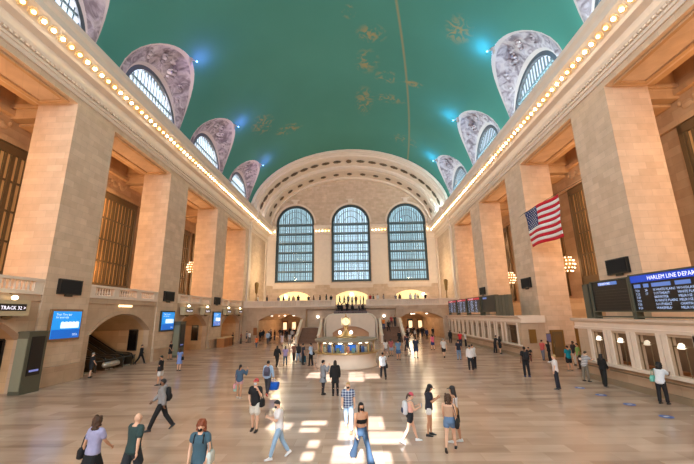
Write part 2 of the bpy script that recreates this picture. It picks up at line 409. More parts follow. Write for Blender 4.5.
# the end arch: two stepped soffits with dark rosettes
def ell_arc(a, b_, z0, n=64):
    return [(-a * cos(pi * i / n), z0 + b_ * sin(pi * i / n)) for i in range(n + 1)]
def arch_ring(mb, a_in, b_in, a_out, b_out, y0, y1, z0=22.5, n=64):
    I, O = ell_arc(a_in, b_in, z0, n), ell_arc(a_out, b_out, z0, n)
    for i in range(n):
        P = [I[i], I[i + 1], O[i + 1], O[i]]
        vs = [(x, y0, z) for x, z in P] + [(x, y1, z) for x, z in P]
        mb.add(vs, [(0, 1, 2, 3), (7, 6, 5, 4), (0, 4, 5, 1), (3, 2, 6, 7)])
mb = MB()
arch_ring(mb, 18.45, 12.35, 19.4, 13.4, 61.5, 61.8); arch_ring(mb, 18.2, 12.1, 19.4, 13.4, 61.8, 63.0)
arch_ring(mb, 18.05, 11.95, 19.4, 13.4, 63.0, 63.5); arch_ring(mb, 18.2, 12.1, 19.4, 13.4, 63.5, 68.2)
arch_ring(mb, 17.9, 11.8, 19.4, 13.4, 68.2, 68.6); arch_ring(mb, 17.7, 11.6, 19.4, 13.4, 68.6, 74.0); arch_ring(mb, 17.3, 11.2, 19.4, 13.4, 73.3, 74.0)
for a0, y in ((18.5, 61.55), (18.25, 62.4), (18.1, 63.25), (17.95, 68.4), (17.75, 69.4)):
    arch_ring(mb, a0 - .12, a0 - .12 - 6.1, a0 + .05, a0 - 6.05, y - .08, y + .08, 22.5, 48)
st(mb.build('trim_1', m_lime))
def ros_mesh(r, petals=8, depth=.12):
    mb = MB(); pts = []
    n = petals * 4
    for k in range(n):
        rr = r * (1 - .16 * (.5 - .5 * cos(2 * pi * k * petals / n))); pts.append((rr * cos(2 * pi * k / n), rr * sin(2 * pi * k / n)))
    mb.prism(pts, 'z', 0, depth * .5); mb.lathe([(r * .62, depth * .5), (r * .55, depth), (r * .3, depth), (r * .2, depth * .6)], 0, 0, 12)
    return mb
m_rosd = plain('dark_soffit_rosette', (104, 86, 66), .7)
proto = ros_mesh(.58).mesh('soffit_rosette'); proto.materials.append(m_rosd)
ci = 0
for (a, b_, y, n, rw) in ((18.2, 12.1, 65.8, 21, 'outer'), (17.7, 11.6, 71.3, 17, 'inner')):
    for i in range(n):
        t = radians(14 + 152 * i / (n - 1)); x, z = -(a - .12) * cos(t), 22.5 + (b_ - .12) * sin(t)
        nrm = Vector((-x / a ** 2, 0, -(z - 22.5) / b_ ** 2)).normalized()
        o = bpy.data.objects.new('soffit_rosette', proto); C.objects.link(o)
        o.matrix_world = Matrix.Translation((x, y, z)) @ nrm.to_track_quat('Z', 'Y').to_matrix().to_4x4() @ Matrix.Diagonal((1, 1.5 if rw == 'outer' else 1.1, 1, 1))
        tag(o, 'dark carved rosette in the %s row under the great end arch' % rw, 'rosette', 'dark rosettes of the %s row under the end arch' % rw)

# cornices with sloping bulb soffit
prof = [(0, 19.35), (.10, 19.35), (.14, 19.6), (.24, 19.62), (.24, 19.8), (.12, 19.86), (.34, 20.02), (.40, 20.2), (.14, 20.26), (.2, 20.9), (.62, 21.06), (.72, 21.26), (1.26, 21.78), (1.36, 21.84), (1.36, 22.3), (1.5, 22.55), (1.5, 22.9), (0, 23.0)]
for side, nmw in ((-1, 'left'), (1, 'right')):
    mb = MB(); mb.prism([(side * (HW - d), z) for d, z in prof], 'y', Y0, Y1)
    for i in range(int((Y1 - 10) / .34)): mb.box(side * (HW - .14), side * (HW - .33), 10 + i * .34, 10.2 + i * .34, 19.86, 20.0)
    # break over the corner pilaster
    mb.prism([(side * (HW - d - .25), z) for d, z in prof if d > 0] + [(side * HW, 22.95), (side * HW, 19.35)], 'y', 61.0, 62.2)
    mb.box(side * HW, side * (HW - .25), 61.0, 62.2, 0, 19.4); mb.box(side * HW, side * (HW - .18), 72.6, 74, 5.3, 19.4)
    mb.box(side * (HW - .0), side * (HW - .3), 62.2, 74, 22.9, 23.1)
    st(mb.build('trim_' + nmw, m_lime))
ros = ros_mesh(.31, 8, .08).mesh('cornice_rosette'); ros.materials.append(m_ros)
bmb = MB(); bmb.ell((0, 0, .12), (.11, .11, .10), 10, 6); bme = bmb.mesh('bulb'); bme.materials.append(None)
bme.polygons.foreach_set('use_smooth', [True] * len(bme.polygons))
def put_bulb(Mx, i, lab, grp):
    o = bpy.data.objects.new('cornice_light', ros); C.objects.link(o); o.matrix_world = Mx; tag(o, lab, 'light', grp)
    bb = bpy.data.objects.new('bulb', bme); C.objects.link(bb); bb.parent = o
    bb.material_slots[0].link = 'OBJECT'; bb.material_slots[0].material = m_bulb_y if (i * 7 % 5) in (1, 3) else m_bulb_w
for side, nmw in ((-1, 'left'), (1, 'right')):
    nrm = Vector((-side * .52, 0, -.54)).normalized()
    for i in range(88):
        y = 13.4 + i * .69
        put_bulb(Matrix.Translation((side * (HW - 1.0), y, 21.52)) @ nrm.to_track_quat('Z', 'Y').to_matrix().to_4x4(), i,
                 'small round bulb in a gilt rosette, one of the long row under the %s cornice' % nmw, 'bulbs under the %s cornice' % nmw)

# capitals between the end windows
for cx, hw_, wh in ((-17.3, .95, 'in the far left corner'), (-6.1, 1.7, 'between the left and middle end windows'), (6.1, 1.7, 'between the middle and right end windows'), (17.3, .95, 'in the far right corner')):
    mb = MB(); mb.box(cx - hw_, cx + hw_, 73.75, 74, 10.2, 19.9)
    for z0, z1, d in ((19.9, 20.2, .45), (20.2, 21.0, .3), (21.0, 21.25, .6), (21.25, 22.2, .75), (22.2, 22.5, 1.2), (22.5, 22.9, 1.35)):
        mb.box(cx - hw_ - d * .12, cx + hw_ + d * .12, 74 - d, 74, z0, z1)
    o = mb.build('wall_pilaster', m_lime); tag(o, 'shallow wall pilaster with bulb-lit capital %s' % wh, 'pilaster')
    n = 5 if hw_ > 1 else 3
    for i in range(n):
        x = cx - hw_ * .8 + 1.6 * hw_ * i / (n - 1)
        put_bulb(Matrix.Translation((x, 74 - .76, 21.75)) @ Matrix.Rotation(radians(90), 4, 'X'), i, 'round bulb on the pilaster capital %s' % wh, 'bulbs on the capital ' + wh)
# ---------------------------------------------------------------- windows
wn = 0
def end_window(cx, yy, sg, n):
    zs = 23.7; hw = 4.2
    mb = MB()                                        # frame: outer ring following the opening
    inn = semi(cx, hw - .5, zs, 24); out = semi(cx, hw, zs, 24)
    for i in range(24):
        P = [inn[i], inn[i + 1], out[i + 1], out[i]]
        mb.add([(x, yy + sg * .25, z) for x, z in P] + [(x, yy + sg * .6, z) for x, z in P], [(0, 1, 2, 3), (7, 6, 5, 4), (0, 4, 5, 1), (3, 2, 6, 7)])
    mb.box(cx - hw, cx - hw + .5, yy + sg * .25, yy + sg * .6, 10.8, zs); mb.box(cx + hw - .5, cx + hw, yy + sg * .25, yy + sg * .6, 10.8, zs)
    mb.box(cx - hw, cx + hw, yy + sg * .2, yy + sg * .65, 10.8, 11.25)
    o = st(mb.build('window_%d' % n, plain('window_frame_steel', (58, 72, 74), .5, .2)))
    mb = MB()
    def top(x): return zs + sqrt(max(0, (hw - .3) ** 2 - x * x))
    for i in range(1, 24):
        x = -hw + i * (2 * hw / 24); thick = .12 if i % 4 == 0 else .05
        mb.box(cx + x - thick / 2, cx + x + thick / 2, yy + sg * .32, yy + sg * .42, 11.2, top(x))
    for k in range(1, 15):
        z = 11.2 + k * .86
        mb.box(cx - hw + .3, cx + hw - .3, yy + sg * .34, yy + sg * .4, z, z + .05)
    for r in (1.5, 2.8):
        P = semi(cx, r, zs, 16); mb.tube([(x, yy + sg * .37, z) for x, z in P], .06, 4)
    mb.build('mullion', m_glassgrey, o)
    mb = MB()
    for k in range(6): 
        z = 11.2 + (k + 1) * 2.09 - .25
        hx = hw - .3; mb.box(cx - hx, cx + hx, yy + sg * .3, yy + sg * 1.9, z, z + .24)
    mb.build('walkway', m_glassgrey, o)
    mb = MB()
    for i in range(1, 34):
        x = -hw + i * (2 * hw / 34) + .1 * sin(i * 3.3); mb.box(cx + x - .035, cx + x + .035, yy + sg * 1.85, yy + sg * 1.95, 11.2, top(x * .98))
    mb.build('outer_bar', m_glassgrey, o)
    mb = MB(); mb.add([(x, yy + sg * .45, z) for x, z in semi(cx, hw - .2, zs, 24)] + [(cx + hw - .2, yy + sg * .45, 11.), (cx - hw + .2, yy + sg * .45, 11.)], [list(range(27))])
    mb.build('glass', m_glass if cx == 0 else m_glass2, o)
    return o
for cx in (-12.2, 0, 12.2):
    wn += 1; end_window(cx, Y1, 1, wn)
    mb = MB(); mb.prism([(cx - .35, 27.95), (cx + .35, 27.95), (cx + .5, 28.9), (cx - .5, 28.9)], 'y', 73.6, 74); mb.box(cx - .9, cx + .9, 73.7, 74, 28.9, 29.15)
    mb.prism([(cx + (4.6) * cos(a), 23.7 + 4.6 * sin(a)) for a in [pi * i / 24 for i in range(25)]] + [(cx - 4.25 * cos(a), 23.7 + 4.25 * sin(a)) for a in [pi * i / 24 for i in range(25)]], 'y', 73.85, 74)
    mb.box(cx - 4.7, cx + 4.7, 73.6, 74, 10.1, 10.5); mb.box(cx - 4.5, cx + 4.5, 73.8, 74, 9.5, 10.1)
    st(mb.build('trim_%d' % (wn + 1), m_lime))
# panels added in the unseen west windows, cut to shape the floor's sun patches
m_sun_mask = plain('sun_mask_panel', (225, 220, 205), .8)
T30 = math.tan(radians(SUN_EL))
gaps = [(-2.35, -1.3, 24.6, 26.9), (-1.2, -.45, 23.2, 26.0), (.5, 1.5, 23.1, 26.9), (1.6, 2.6, 24.2, 26.2), (1.15, 2.1, 13.9, 15.6), (1.5, 2.75, 12.5, 13.75), (.35, 1.3, 11.0, 12.4), (1.4, 2.1, 10.9, 11.9), (.45, 1.05, 12.9, 15.0), (-1.05, -.1, 14.5, 15.1), (-1.0, -.3, 13.7, 14.2), (-2.3, -1.4, 14.0, 14.8), (-.5, -.15, 12.2, 12.9), (-.55, -.2, 11.2, 11.9)]
for cx in (-12.2, 0, 12.2):
    wn += 1
    mb = MB()
    hw = 4.3
    if cx: mb.box(cx - hw, cx + hw, -15.4, -15.35, 10.6, 28.0)
    else:
        R_ = [(a, b_, (c - 15.4 * -1 * 0 + 0), d) for a, b_, c, d in gaps]
        rects = [(a, b_, 0, 0, T30 * (c + 15.4), T30 * (d + 15.4)) for a, b_, c, d in gaps]
        xs = sorted({-hw, hw} | {r[0] for r in rects} | {r[1] for r in rects}); zs_ = sorted({10.6, 28.0} | {r[4] for r in rects} | {r[5] for r in rects})
        for i in range(len(xs) - 1):
            for j in range(len(zs_) - 1):
                mx, mz = (xs[i] + xs[i + 1]) / 2, (zs_[j] + zs_[j + 1]) / 2
                if any(r[0] < mx < r[1] and r[4] < mz < r[5] for r in rects): continue
                mb.box(xs[i], xs[i + 1], -15.4, -15.36, zs_[j], zs_[j + 1])
    st(mb.build('window_%d' % wn, m_sun_mask))  # added sun mask filling the opening, not a window

# lunette windows and carved lunettes
LC = [4.24, 16.91, 29.7, 42.3, 55.0]
for side, sn in ((-1, 'left'), (1, 'right')):
    for bi, cy in enumerate(LC):
        wn += 1; WX = side * 18.45; zc = 23.4; r = 4.3
        # carved surface from the window head out to the vault
        mb = MB(); A = []; B = []; n = 36
        for i in range(n + 1):
            if i < 4: u = -1; zz = 22.6 + (LZ - 22.6) * i / 4; A.append((cy - r - .02, 22.6 + (zc - 22.6) * i / 4)); B.append((cy - LR, zz))
            elif i > n - 4: k = n - i; A.append((cy + r + .02, 22.6 + (zc - 22.6) * k / 4)); B.append((cy + LR, 22.6 + (LZ - 22.6) * k / 4))
            else:
                t = pi * (i - 4) / (n - 8); A.append((cy - r * cos(t), zc + r * sin(t))); B.append((cy - LR * cos(t), LZ + LR * sin(t)))
        rings = []
        for s_ in (0, .1, .3, .5, .7, .86, .87, 1.0):
            row = []
            for (ya, za), (yb, zb) in zip(A, B):
                xa, xb = 18.45, vx(zb)
                bulge = .35 * sin(pi * s_)
                row.append((side * (xa + (xb - xa) * s_), ya + (yb - ya) * s_, za + (zb - za) * s_ + bulge * (.0 if za < 23.5 else 1) * min(1, (xa - xb) / 2)))
            rings.append(row)
        vs = [v for rr in rings for v in rr]; m_ = n + 1
        for i in range(len(rings) - 1):
            mb.mi = 1 if i >= 5 or i == 0 else 0
            mb.add([], [])
            for j in range(n): mb.f.append([i * m_ + j, i * m_ + j + 1, (i + 1) * m_ + j + 1, (i + 1) * m_ + j]); mb.m.append(mb.mi)
        mb.v = [tuple(v) for v in vs]
        o = mb.build('lunette', [m_lun, m_lunrim], None, True)
        tag(o, kind='structure'); o.name = 'trim_%d' % (20 + wn)
        # raised figures on the carved surface
        fm = MB()
        random.seed(bi + side)
        for (py, pz) in ((cy - .2, 28.9), (cy + .8, 28.4), (cy - 1.3, 28.6), (cy + .3, 28.2), (cy + 2.6, 28.0), (cy + 3.4, 27.0), (cy - 2.8, 27.9)):
            xx = vx(pz) + .75; 
            fm.ell((side * xx, py, pz - .02), (.3, .34, .16), 8, 6); fm.ell((side * (xx + .3), py + .3, pz - .2), (.2, .22, .14), 8, 6); fm.ell((side * (xx - .25), py - .3, pz + .1), (.3, .16, .12), 8, 6)
        fm.build('relief_figure', m_lun, o, True)
        # the window itself
        fr = MB(); inn = [(cy - (r - .4) * cos(pi * i / 24), zc + (r - .4) * sin(pi * i / 24)) for i in range(25)]; out = [(cy - (r + .05) * cos(pi * i / 24), zc + (r + .05) * sin(pi * i / 24)) for i in range(25)]
        for i in range(24):
            P = [inn[i], inn[i + 1], out[i + 1], out[i]]
            fr.add([(WX, y, z) for y, z in P] + [(WX + side * .3, y, z) for y, z in P], [(0, 1, 2, 3), (7, 6, 5, 4), (0, 4, 5, 1), (3, 2, 6, 7)])
        fr.box(WX, WX + side * .3, cy - r, cy + r, 22.6, 23.0)
        o = st(fr.build('window_%d' % wn, plain('lunette_frame_steel', (84, 90, 96), .5, .2)))
        mu = MB()
        for i in range(-7, 8):
            y = cy + i * .5; 
            if abs(y - cy) < r - .4: mu.box(WX + side * .1, WX + side * .2, y - .055, y + .055, 22.8, zc + sqrt((r - .5) ** 2 - (y - cy) ** 2))
        mu.box(WX + side * .06, WX + side * .25, cy - 3.3, cy + 3.3, 25.2, 25.42)
        mu.build('mullion', m_glassgrey, o)
        g_ = MB(); g_.add([(WX + side * .15, y, z) for y, z in inn] + [(WX + side * .15, cy + r - .5, 22.8), (WX + side * .15, cy - r + .5, 22.8)], [list(range(27))]); g_.build('glass', m_glass3, o)
        # flood lamp standing on the tip of the lunette
        zt = zap - .1; xt = side * (vx(zap) - .15)
        lm = thing('flood_lamp', 'blue flood lamp on the tip of the %s %s lunette' % (['rearmost', 'nearest', 'second', 'third', 'farthest'][bi], sn), 'lamp', (xt, cy, zt))
        b1 = MB(); b1.lathe([(.05, .0), (.22, -.1), (.12, -.3), (.2, -.5), (.06, -.8), (.02, -1.0)], 0, 0, 10); b1.tube([(0, 0, -.3), (side * -.3, .1, -.2), (side * -.5, .15, -.35)], .05, 6); b1.build('finial', m_lunrim, lm, True)
        b2 = MB(); b2.ell((side * -.55, .15, -.32), (.1, .1, .1)); b2.build('bulb', plain('blue_bulb', (120, 170, 255), .4, 0, .01, 3, 6.0), lm, True)
        colr = (.05, .45, 1.0) if side > 0 else (.28, .22, 1.0)
        if bi > 0: light('blue_flood', 'POINT', (xt - side * 1.3, cy + .9, zt - .1), (260 if side > 0 else 170), colr, shadow_soft_size=.15)

# ---------------------------------------------------------------- gallery grilles, chandeliers, balustrades
def grille(side):
    t = empty('bronze_grille'); X = side * (GX - .12)
    b1 = MB(); b1.box(X - .12, X + .12, -5.1, 5.1, 15.5, 16.1); b1.box(X - .12, X + .12, -5.1, -4.8, 5.6, 16.1); b1.box(X - .12, X + .12, 4.8, 5.1, 5.6, 16.1); b1.box(X - .12, X + .12, -5.1, 5.1, 5.6, 7.3)
    b1.build('frame', m_bronze, t)
    b2 = MB()
    for i in range(1, 23):
        y = -5.1 + i * 10.2 / 23; r_ = .07 if i % 4 else .12; b2.box(X - .07, X + .07, y - r_, y + r_, 7.3, 15.5)
    b2.build('upright_bar', m_bronze, t)
    b3 = MB()
    for z in (9.3, 11.4, 13.5): b3.box(X - .05, X + .05, -5, 5, z, z + .14)
    b3.build('cross_bar', m_bronze, t)
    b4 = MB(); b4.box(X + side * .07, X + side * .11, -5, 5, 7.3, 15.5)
    b4.build('backing_pane', plain('amber_backing_glow', (186, 134, 80), .5, 0, .35, 1.2, .42), t)  # pane glows itself: light of the passages behind put into its colour
    return t
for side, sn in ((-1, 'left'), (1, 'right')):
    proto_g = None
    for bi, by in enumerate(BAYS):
        for gz in (8.6, 14.5): light('gallery_glow', 'POINT', (side * 22.4, by + (.6 if side < 0 else .3), gz), 490, (1, .56, .27), shadow_soft_size=.9)  # bare lamps added behind the piers, no fixture, for the warm gallery light
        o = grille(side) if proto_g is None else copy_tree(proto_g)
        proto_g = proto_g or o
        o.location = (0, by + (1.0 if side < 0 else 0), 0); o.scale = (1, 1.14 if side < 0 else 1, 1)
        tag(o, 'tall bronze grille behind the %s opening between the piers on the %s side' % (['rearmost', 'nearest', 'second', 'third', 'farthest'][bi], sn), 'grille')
chp = None
for side, sn in ((-1, 'left'), (1, 'right')):
    for k, py in enumerate(PIERS[1:5]):
        z = 10.9 if side < 0 else 8.6; loc = (side * 22.25, py + PW / 2 - (.7 if k == 2 else 0), z)
        if k < (3 if side < 0 else 2): continue
        if chp is None:
            chp = empty('chandelier')
            b1 = MB(); b1.lathe([(.08, -.95), (.3, -.85), (.62, -.5), (.72, 0), (.62, .5), (.3, .85), (.1, 1.0)], 0, 0, 16); b1.build('body', m_brass, chp, True)
            b1 = MB(); b1.tube([(0, 0, 1.0), (0, 0, 7.0)], .03, 6); b1.build('rod', m_bronze, chp)
            cb_ = MB(); cb_.ell((0, 0, 0), (.085, .085, .085), 8, 6); cbm = cb_.mesh('bulb'); cbm.materials.append(m_grille_bulb)
            for zz, r_, n in ((-.75, .48, 8), (-.4, .72, 12), (0, .82, 14), (.4, .72, 12), (.75, .48, 8)):
                for i in range(n): bo = bpy.data.objects.new('bulb', cbm); C.objects.link(bo); bo.parent = chp; bo.location = (r_ * cos(2 * pi * i / n + zz), r_ * sin(2 * pi * i / n + zz), zz)
            o = chp
        else: o = copy_tree(chp)
        o.location = loc; o.scale = (.82, .82, .9)
        tag(o, 'round brass chandelier of bare bulbs hanging behind the %s pier on the %s side' % (['rear', 'nearest', 'second', 'third'][k], sn), 'chandelier')

m_bal = m_low
def balustrade(length, label, loc, rz, group=None, thick=.3, mat=None, z0=5.55, h=.95):
    t = thing('balustrade', label, 'balustrade', loc, rz, group); mat = mat or m_lime
    b = MB(); b.box(-length / 2, length / 2, -thick / 2 - .04, thick / 2 + .04, z0 + h - .16, z0 + h); b.build('top_rail', mat, t)
    b = MB(); b.box(-length / 2, length / 2, -thick / 2, thick / 2, z0, z0 + .2); b.build('base_rail', mat, t)
    npan = max(1, round(length / 2.9)); pw = length / npan
    for i in range(npan + 1):
        x = -length / 2 + i * pw; x = min(max(x, -length / 2 + .3), length / 2 - .3); b = MB(); b.box(x - .3, x + .3, -thick / 2 + .01, thick / 2 - .01, z0 + .2, z0 + h - .16); b.build('pedestal', mat, t)
    me = None
    for i in range(npan):
        x0 = -length / 2 + i * pw + .45; x1 = x0 + pw - .9; n = max(2, int((x1 - x0) / .26))
        for j in range(n):
            x = x0 + (x1 - x0) * (j + .5) / n
            if me is None:
                b = MB(); H_ = h - .36; b.lathe([(.09, 0), (.09, .06), (.05, .1), (.085, .3 * H_), (.045, .75 * H_), (.08, .92 * H_), (.08, H_)], 0, 0, 8); me = b.mesh('baluster'); me.materials.append(mat)
            o = bpy.data.objects.new('baluster', me); C.objects.link(o); o.parent = t; o.location = (x, 0, z0 + .2)
    return t
for bi, by in enumerate(BAYS[1:]):
    balustrade(8.83, 'stone gallery balustrade on the left side in the %s bay between piers' % ['nearest', 'second', 'third', 'farthest'][bi], (-18.5, by, 0), pi / 2)
o = MB(); 
m_band = m_low

# ---------------------------------------------------------------- far balcony with its arches and stairs
BY = 60.0
mb = MB()
def blk(x0, x1, y0, y1, z0, z1): mb.box(x0, x1, y0, y1, z0, z1)
for cx, hw in ((-11.75, 4.0), (11.65, 3.8)):
    x0, x1 = (-18.3, -7.6) if cx < 0 else (7.6, 18.3)
    pts = arch_pts(cx, hw, 3.2, 4.35)
    mb.mi = 0; arch_panel(mb, 'y', BY, BY + .8, x0, x1, 5.2, cx, hw, pts)
    mb.mi = 1
    blk(cx - hw - .3, cx - hw, BY + .8, 80, 0, 5.2); blk(cx + hw, cx + hw + .3, BY + .8, 80, 0, 5.2)
    mb.prism(pts + [(cx + hw, 5.2), (cx - hw, 5.2)], 'y', BY + .8, 80); blk(cx - hw, cx + hw, 80, 80.4, 0, 5.2)
mb.mi = 0
blk(-18.3, 18.3, BY + .8, Y1, 5.0, 5.7)          # balcony floor
blk(-7.6, -2.6, BY + .9, BY + 1.5, 0, 5.2); blk(2.6, 7.6, BY + .9, BY + 1.5, 0, 5.2)
blk(-18.3, -2.6, BY - .12, BY + .5, 5.0, 5.4) ; blk(2.6, 18.3, BY - .12, BY + .5, 5.0, 5.4)
mb.mi = 0
mb.box(-18.3, -2.6, BY, BY + .9, 4.3 + .9, 5.25); mb.box(2.6, 18.3, BY, BY + .9, 5.2, 5.25)
# landing and centre block
blk(-7.6, -4.5, 57.5, BY + .9, 0, 2.05); blk(4.5, 7.6, 57.5, BY + .9, 0, 2.05)
blk(-2.6, 2.6, 58.4, 59.6, 0, 4.0)
st(mb.build('trim_balcony', [m_low, m_warm]))
for s_, sn in ((-1, 'left'), (1, 'right')):
    ln = 15.7
    t = balustrade(ln, 'stone parapet of the far balcony, %s half' % sn, (s_ * (2.6 + ln / 2), BY + .25, 0), 0, None, .4, None, 5.4, 1.1)
    pb = MB(); pb.box(-ln / 2, ln / 2, .05, .12, 5.5, 6.4); pb.build('back_panel', m_lime, t)
m_step = plain('brown_stair_stone', (124, 88, 66), .6, 0, .15, 2)
for s_, sn in ((-1, 'left'), (1, 'right')):
    t = thing('staircase', 'brown marble flight rising to the landing on the %s of the far wall' % sn, 'stairs', (s_ * 6.25, 57.5, 0))
    b = MB(); n = 12
    for i in range(n): b.box(-1.45, 1.45, -.38 * (n - i), 0, 2.05 * i / n, 2.05 * (i + 1) / n)
    b.build('step', m_step, t)
    for e in (-1, 1):
        b = MB(); x = e * 1.6
        poly = [(-5.0, 0), (-5.0, 1.0), (-4.3, 1.1), (0, 3.25), (2.3, 3.25), (2.3, 0)]
        b.prism(poly, 'x', x - .14, x + .14); o = b.build('side_wall', m_lime, t)
        b = MB(); b.prism([(-5.1, 1.0), (-5.1, 1.14), (-4.3, 1.24), (0, 3.4), (2.3, 3.4), (2.3, 3.26), (0, 3.25), (-4.3, 1.1)], 'x', x - .2, x + .2); b.build('coping', plain('pale_coping', (228, 216, 196), .5), o)
t = thing('staircase', 'upper central flight with dark treads rising through the gap in the balcony', 'stairs', (0, 59.6, 0))
b = MB(); n = 9
for i in range(n): b.box(-2.6, 2.6, .42 * i, .42 * n + 1.2, 4.0 + .19 * i - .3, 4.0 + .19 * (i + 1))
b.build('step', plain('grey_tread', (88, 82, 84), .6), t)
# bowed centre wall with rounded pale coping
t = thing('bowed_wall', 'pale bowed stone wall with rounded coping below the central balcony gap', 'wall', (0, 0, 0))
b = MB(); xs_ = [-3.9, -3.95, -3.85, -3.4, -2.7]; zs_ = [0, 2.6, 3.3, 3.8, 4.0]
poly = [(x, z) for x, z in zip(xs_, zs_)] + [(-x, z) for x, z in zip(xs_[::-1], zs_[::-1])]
lens_ = arch_pts(0, 2.9, 1.2, 2.2)
b.prism([(-3.9, 0)] + [(-2.9, 0)] + lens_ + [(2.9, 0)] + [(3.9, 0)] + [(3.95, 2.6), (3.85, 3.3), (3.4, 3.8), (2.7, 4.0), (-2.7, 4.0), (-3.4, 3.8), (-3.85, 3.3), (-3.95, 2.6)], 'y', 57.6, 58.1)
b.build('wall_face', m_lime, t)
b = MB(); pth = [(-4.25, 57.85, 0), (-4.2, 57.85, 2.6), (-3.95, 57.85, 3.45), (-3.5, 57.85, 3.9), (-2.8, 57.85, 4.1), (2.8, 57.85, 4.1), (3.5, 57.85, 3.9), (3.95, 57.85, 3.45), (4.2, 57.85, 2.6), (4.25, 57.85, 0)]
b.tube(pth, .17, 6); b.build('coping', plain('pale_coping', (228, 216, 196), .5), t)
b = MB(); b.prism([(-2.9, 0)] + lens_ + [(2.9, 0)], 'y', 58.3, 58.35); b.build('passage_panel', plain('rosy_marble', (208, 158, 118), .5), t)
balustrade(5.4, 'short row of balusters on top of the bowed centre wall', (0, 57.85, 0), 0, None, .22, plain('mauve_baluster', (112, 98, 100), .6), 4.1, .5)
for s_, sn in ((-1, 'left'), (1, 'right')):
    t = thing('globe_lamp', 'white globe lamp on the wall above the %s flight of stairs' % sn, 'lamp', (s_ * 5.6, BY + .8, 3.65))
    b = MB(); b.tube([(0, .1, -.3), (0, -.2, -.25), (0, -.25, -.1)], .04, 6); b.build('bracket', m_bronze, t)
    b = MB(); b.ell((0, -.25, .08), (.2, .2, .2)); b.build('globe', plain('white_globe', (255, 248, 240), .4, 0, .01, 3, 7.0), t, True)
# yellow-lit segmental niches in the end wall, at balcony level
m_yel = plain('lit_yellow_ceiling', (246, 226, 160), .7)
for cx, wh in ((-12.1, 'left'), (0.0, 'middle'), (12.35, 'right')):
    pts = arch_pts(cx, 3.25, 7.9, 8.85, 16)
    b = MB(); b.prism([(cx - 3.25, 5.32)] + pts + [(cx + 3.25, 5.32)], 'y', 73.93, 73.99)
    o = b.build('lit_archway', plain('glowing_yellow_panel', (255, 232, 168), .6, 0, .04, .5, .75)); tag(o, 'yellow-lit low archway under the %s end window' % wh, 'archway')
    for (x, r_) in ((cx - 1.9 if wh == 'left' else cx + (0 if wh == 'middle' else 2.6), .5),):
        q = MB(); q.ell((x, 73.6, 7.9 if wh != 'middle' else 8.1), (.32, .12, .28)); q.build('lamp_globe', plain('white_globe', (255, 248, 240), .4, 0, .01, 3, 7.0), o, True)
for s_, sn in ((-1, 'left'), (1, 'right')):
    t = thing('torchere', 'tall dark bronze torch stand by the %s end wall pier on the far balcony' % sn, 'lamp', (s_ * 17.0, 63.0, 5.7))
    b = MB(); b.lathe([(.35, 0), (.3, .15), (.1, .3), (.07, 2.1), (.22, 2.4), (.26, 3.0), (.36, 3.8), (.36, 4.1), (.05, 4.15)], 0, 0, 12); b.build('stem', m_bronzel, t, True)
    b = MB(); b.ell((0, 0, 4.15), (.28, .28, .12)); b.build('bowl_rim', m_bronzel, t, True)
    light('end_warm_fill', 'POINT', (s_ * 13.5, 66.0, 12.0), 1300, (1, .78, .48), shadow_soft_size=.5)  # warm lamp added in mid-air, no fixture, to brighten the end wall
# ceiling lamps inside the far passages
for cx in (-11.75, 11.65):
    for j, (dx, yy) in enumerate(((-2.2, 62.5), (1.6, 63.0), (-.6, 66), (2.4, 67.5), (-2.4, 69), (.8, 72))):
        b = MB(); b.lathe([(.02, 4.1), (.2, 4.05), (.22, 3.95), (.05, 3.88)], cx + dx, yy, 10)
        o = b.build('passage_lamp', plain('passage_lamp_white', (255, 240, 220), .4, 0, .01, 3, 2.5)); tag(o, 'round white lamp on the ceiling of the far %s passage' % ('left' if cx < 0 else 'right'), 'lamp', 'ceiling lamps of the far %s passage' % ('left' if cx < 0 else 'right'))
    light('passage_light', 'POINT', (cx, 65.5, 3.3), 120, (1, .72, .42), shadow_soft_size=.8); light('passage_light', 'POINT', (cx, 72, 3.2), 300, (1, .8, .55), shadow_soft_size=.8)
    for j, x in enumerate((-3.2, -1.2, 1.0, 3.1)):
        b = MB(); b.box(cx + x - .5, cx + x + .5, 79.0, 79.9, 0, 2.9); o = b.build('shop_front', [m_wood, m_warm, m_dark, m_bronzel][j])
        tag(o, '%s shop front at the end of the far %s passage, %s' % (['brown', 'tan', 'dark', 'gilded'][j], 'left' if cx < 0 else 'right', ['leftmost', 'second from left', 'third from left', 'rightmost'][j]), 'shop front')
        b = MB(); b.box(cx + x - .38, cx + x + .38, 78.94, 79.0, 1.0, 2.5); b.build('window_pane', plain('lit_shop_pane', (255, 226, 180), .4, 0, .05, 2, 1.2), o)
# lights inside the left recesses
for by in BAYS[1:]:
    light('recess_light', 'POINT', (-22.2, by - 2.2, 3.3), 130, (1, .66, .36), shadow_soft_size=.7)
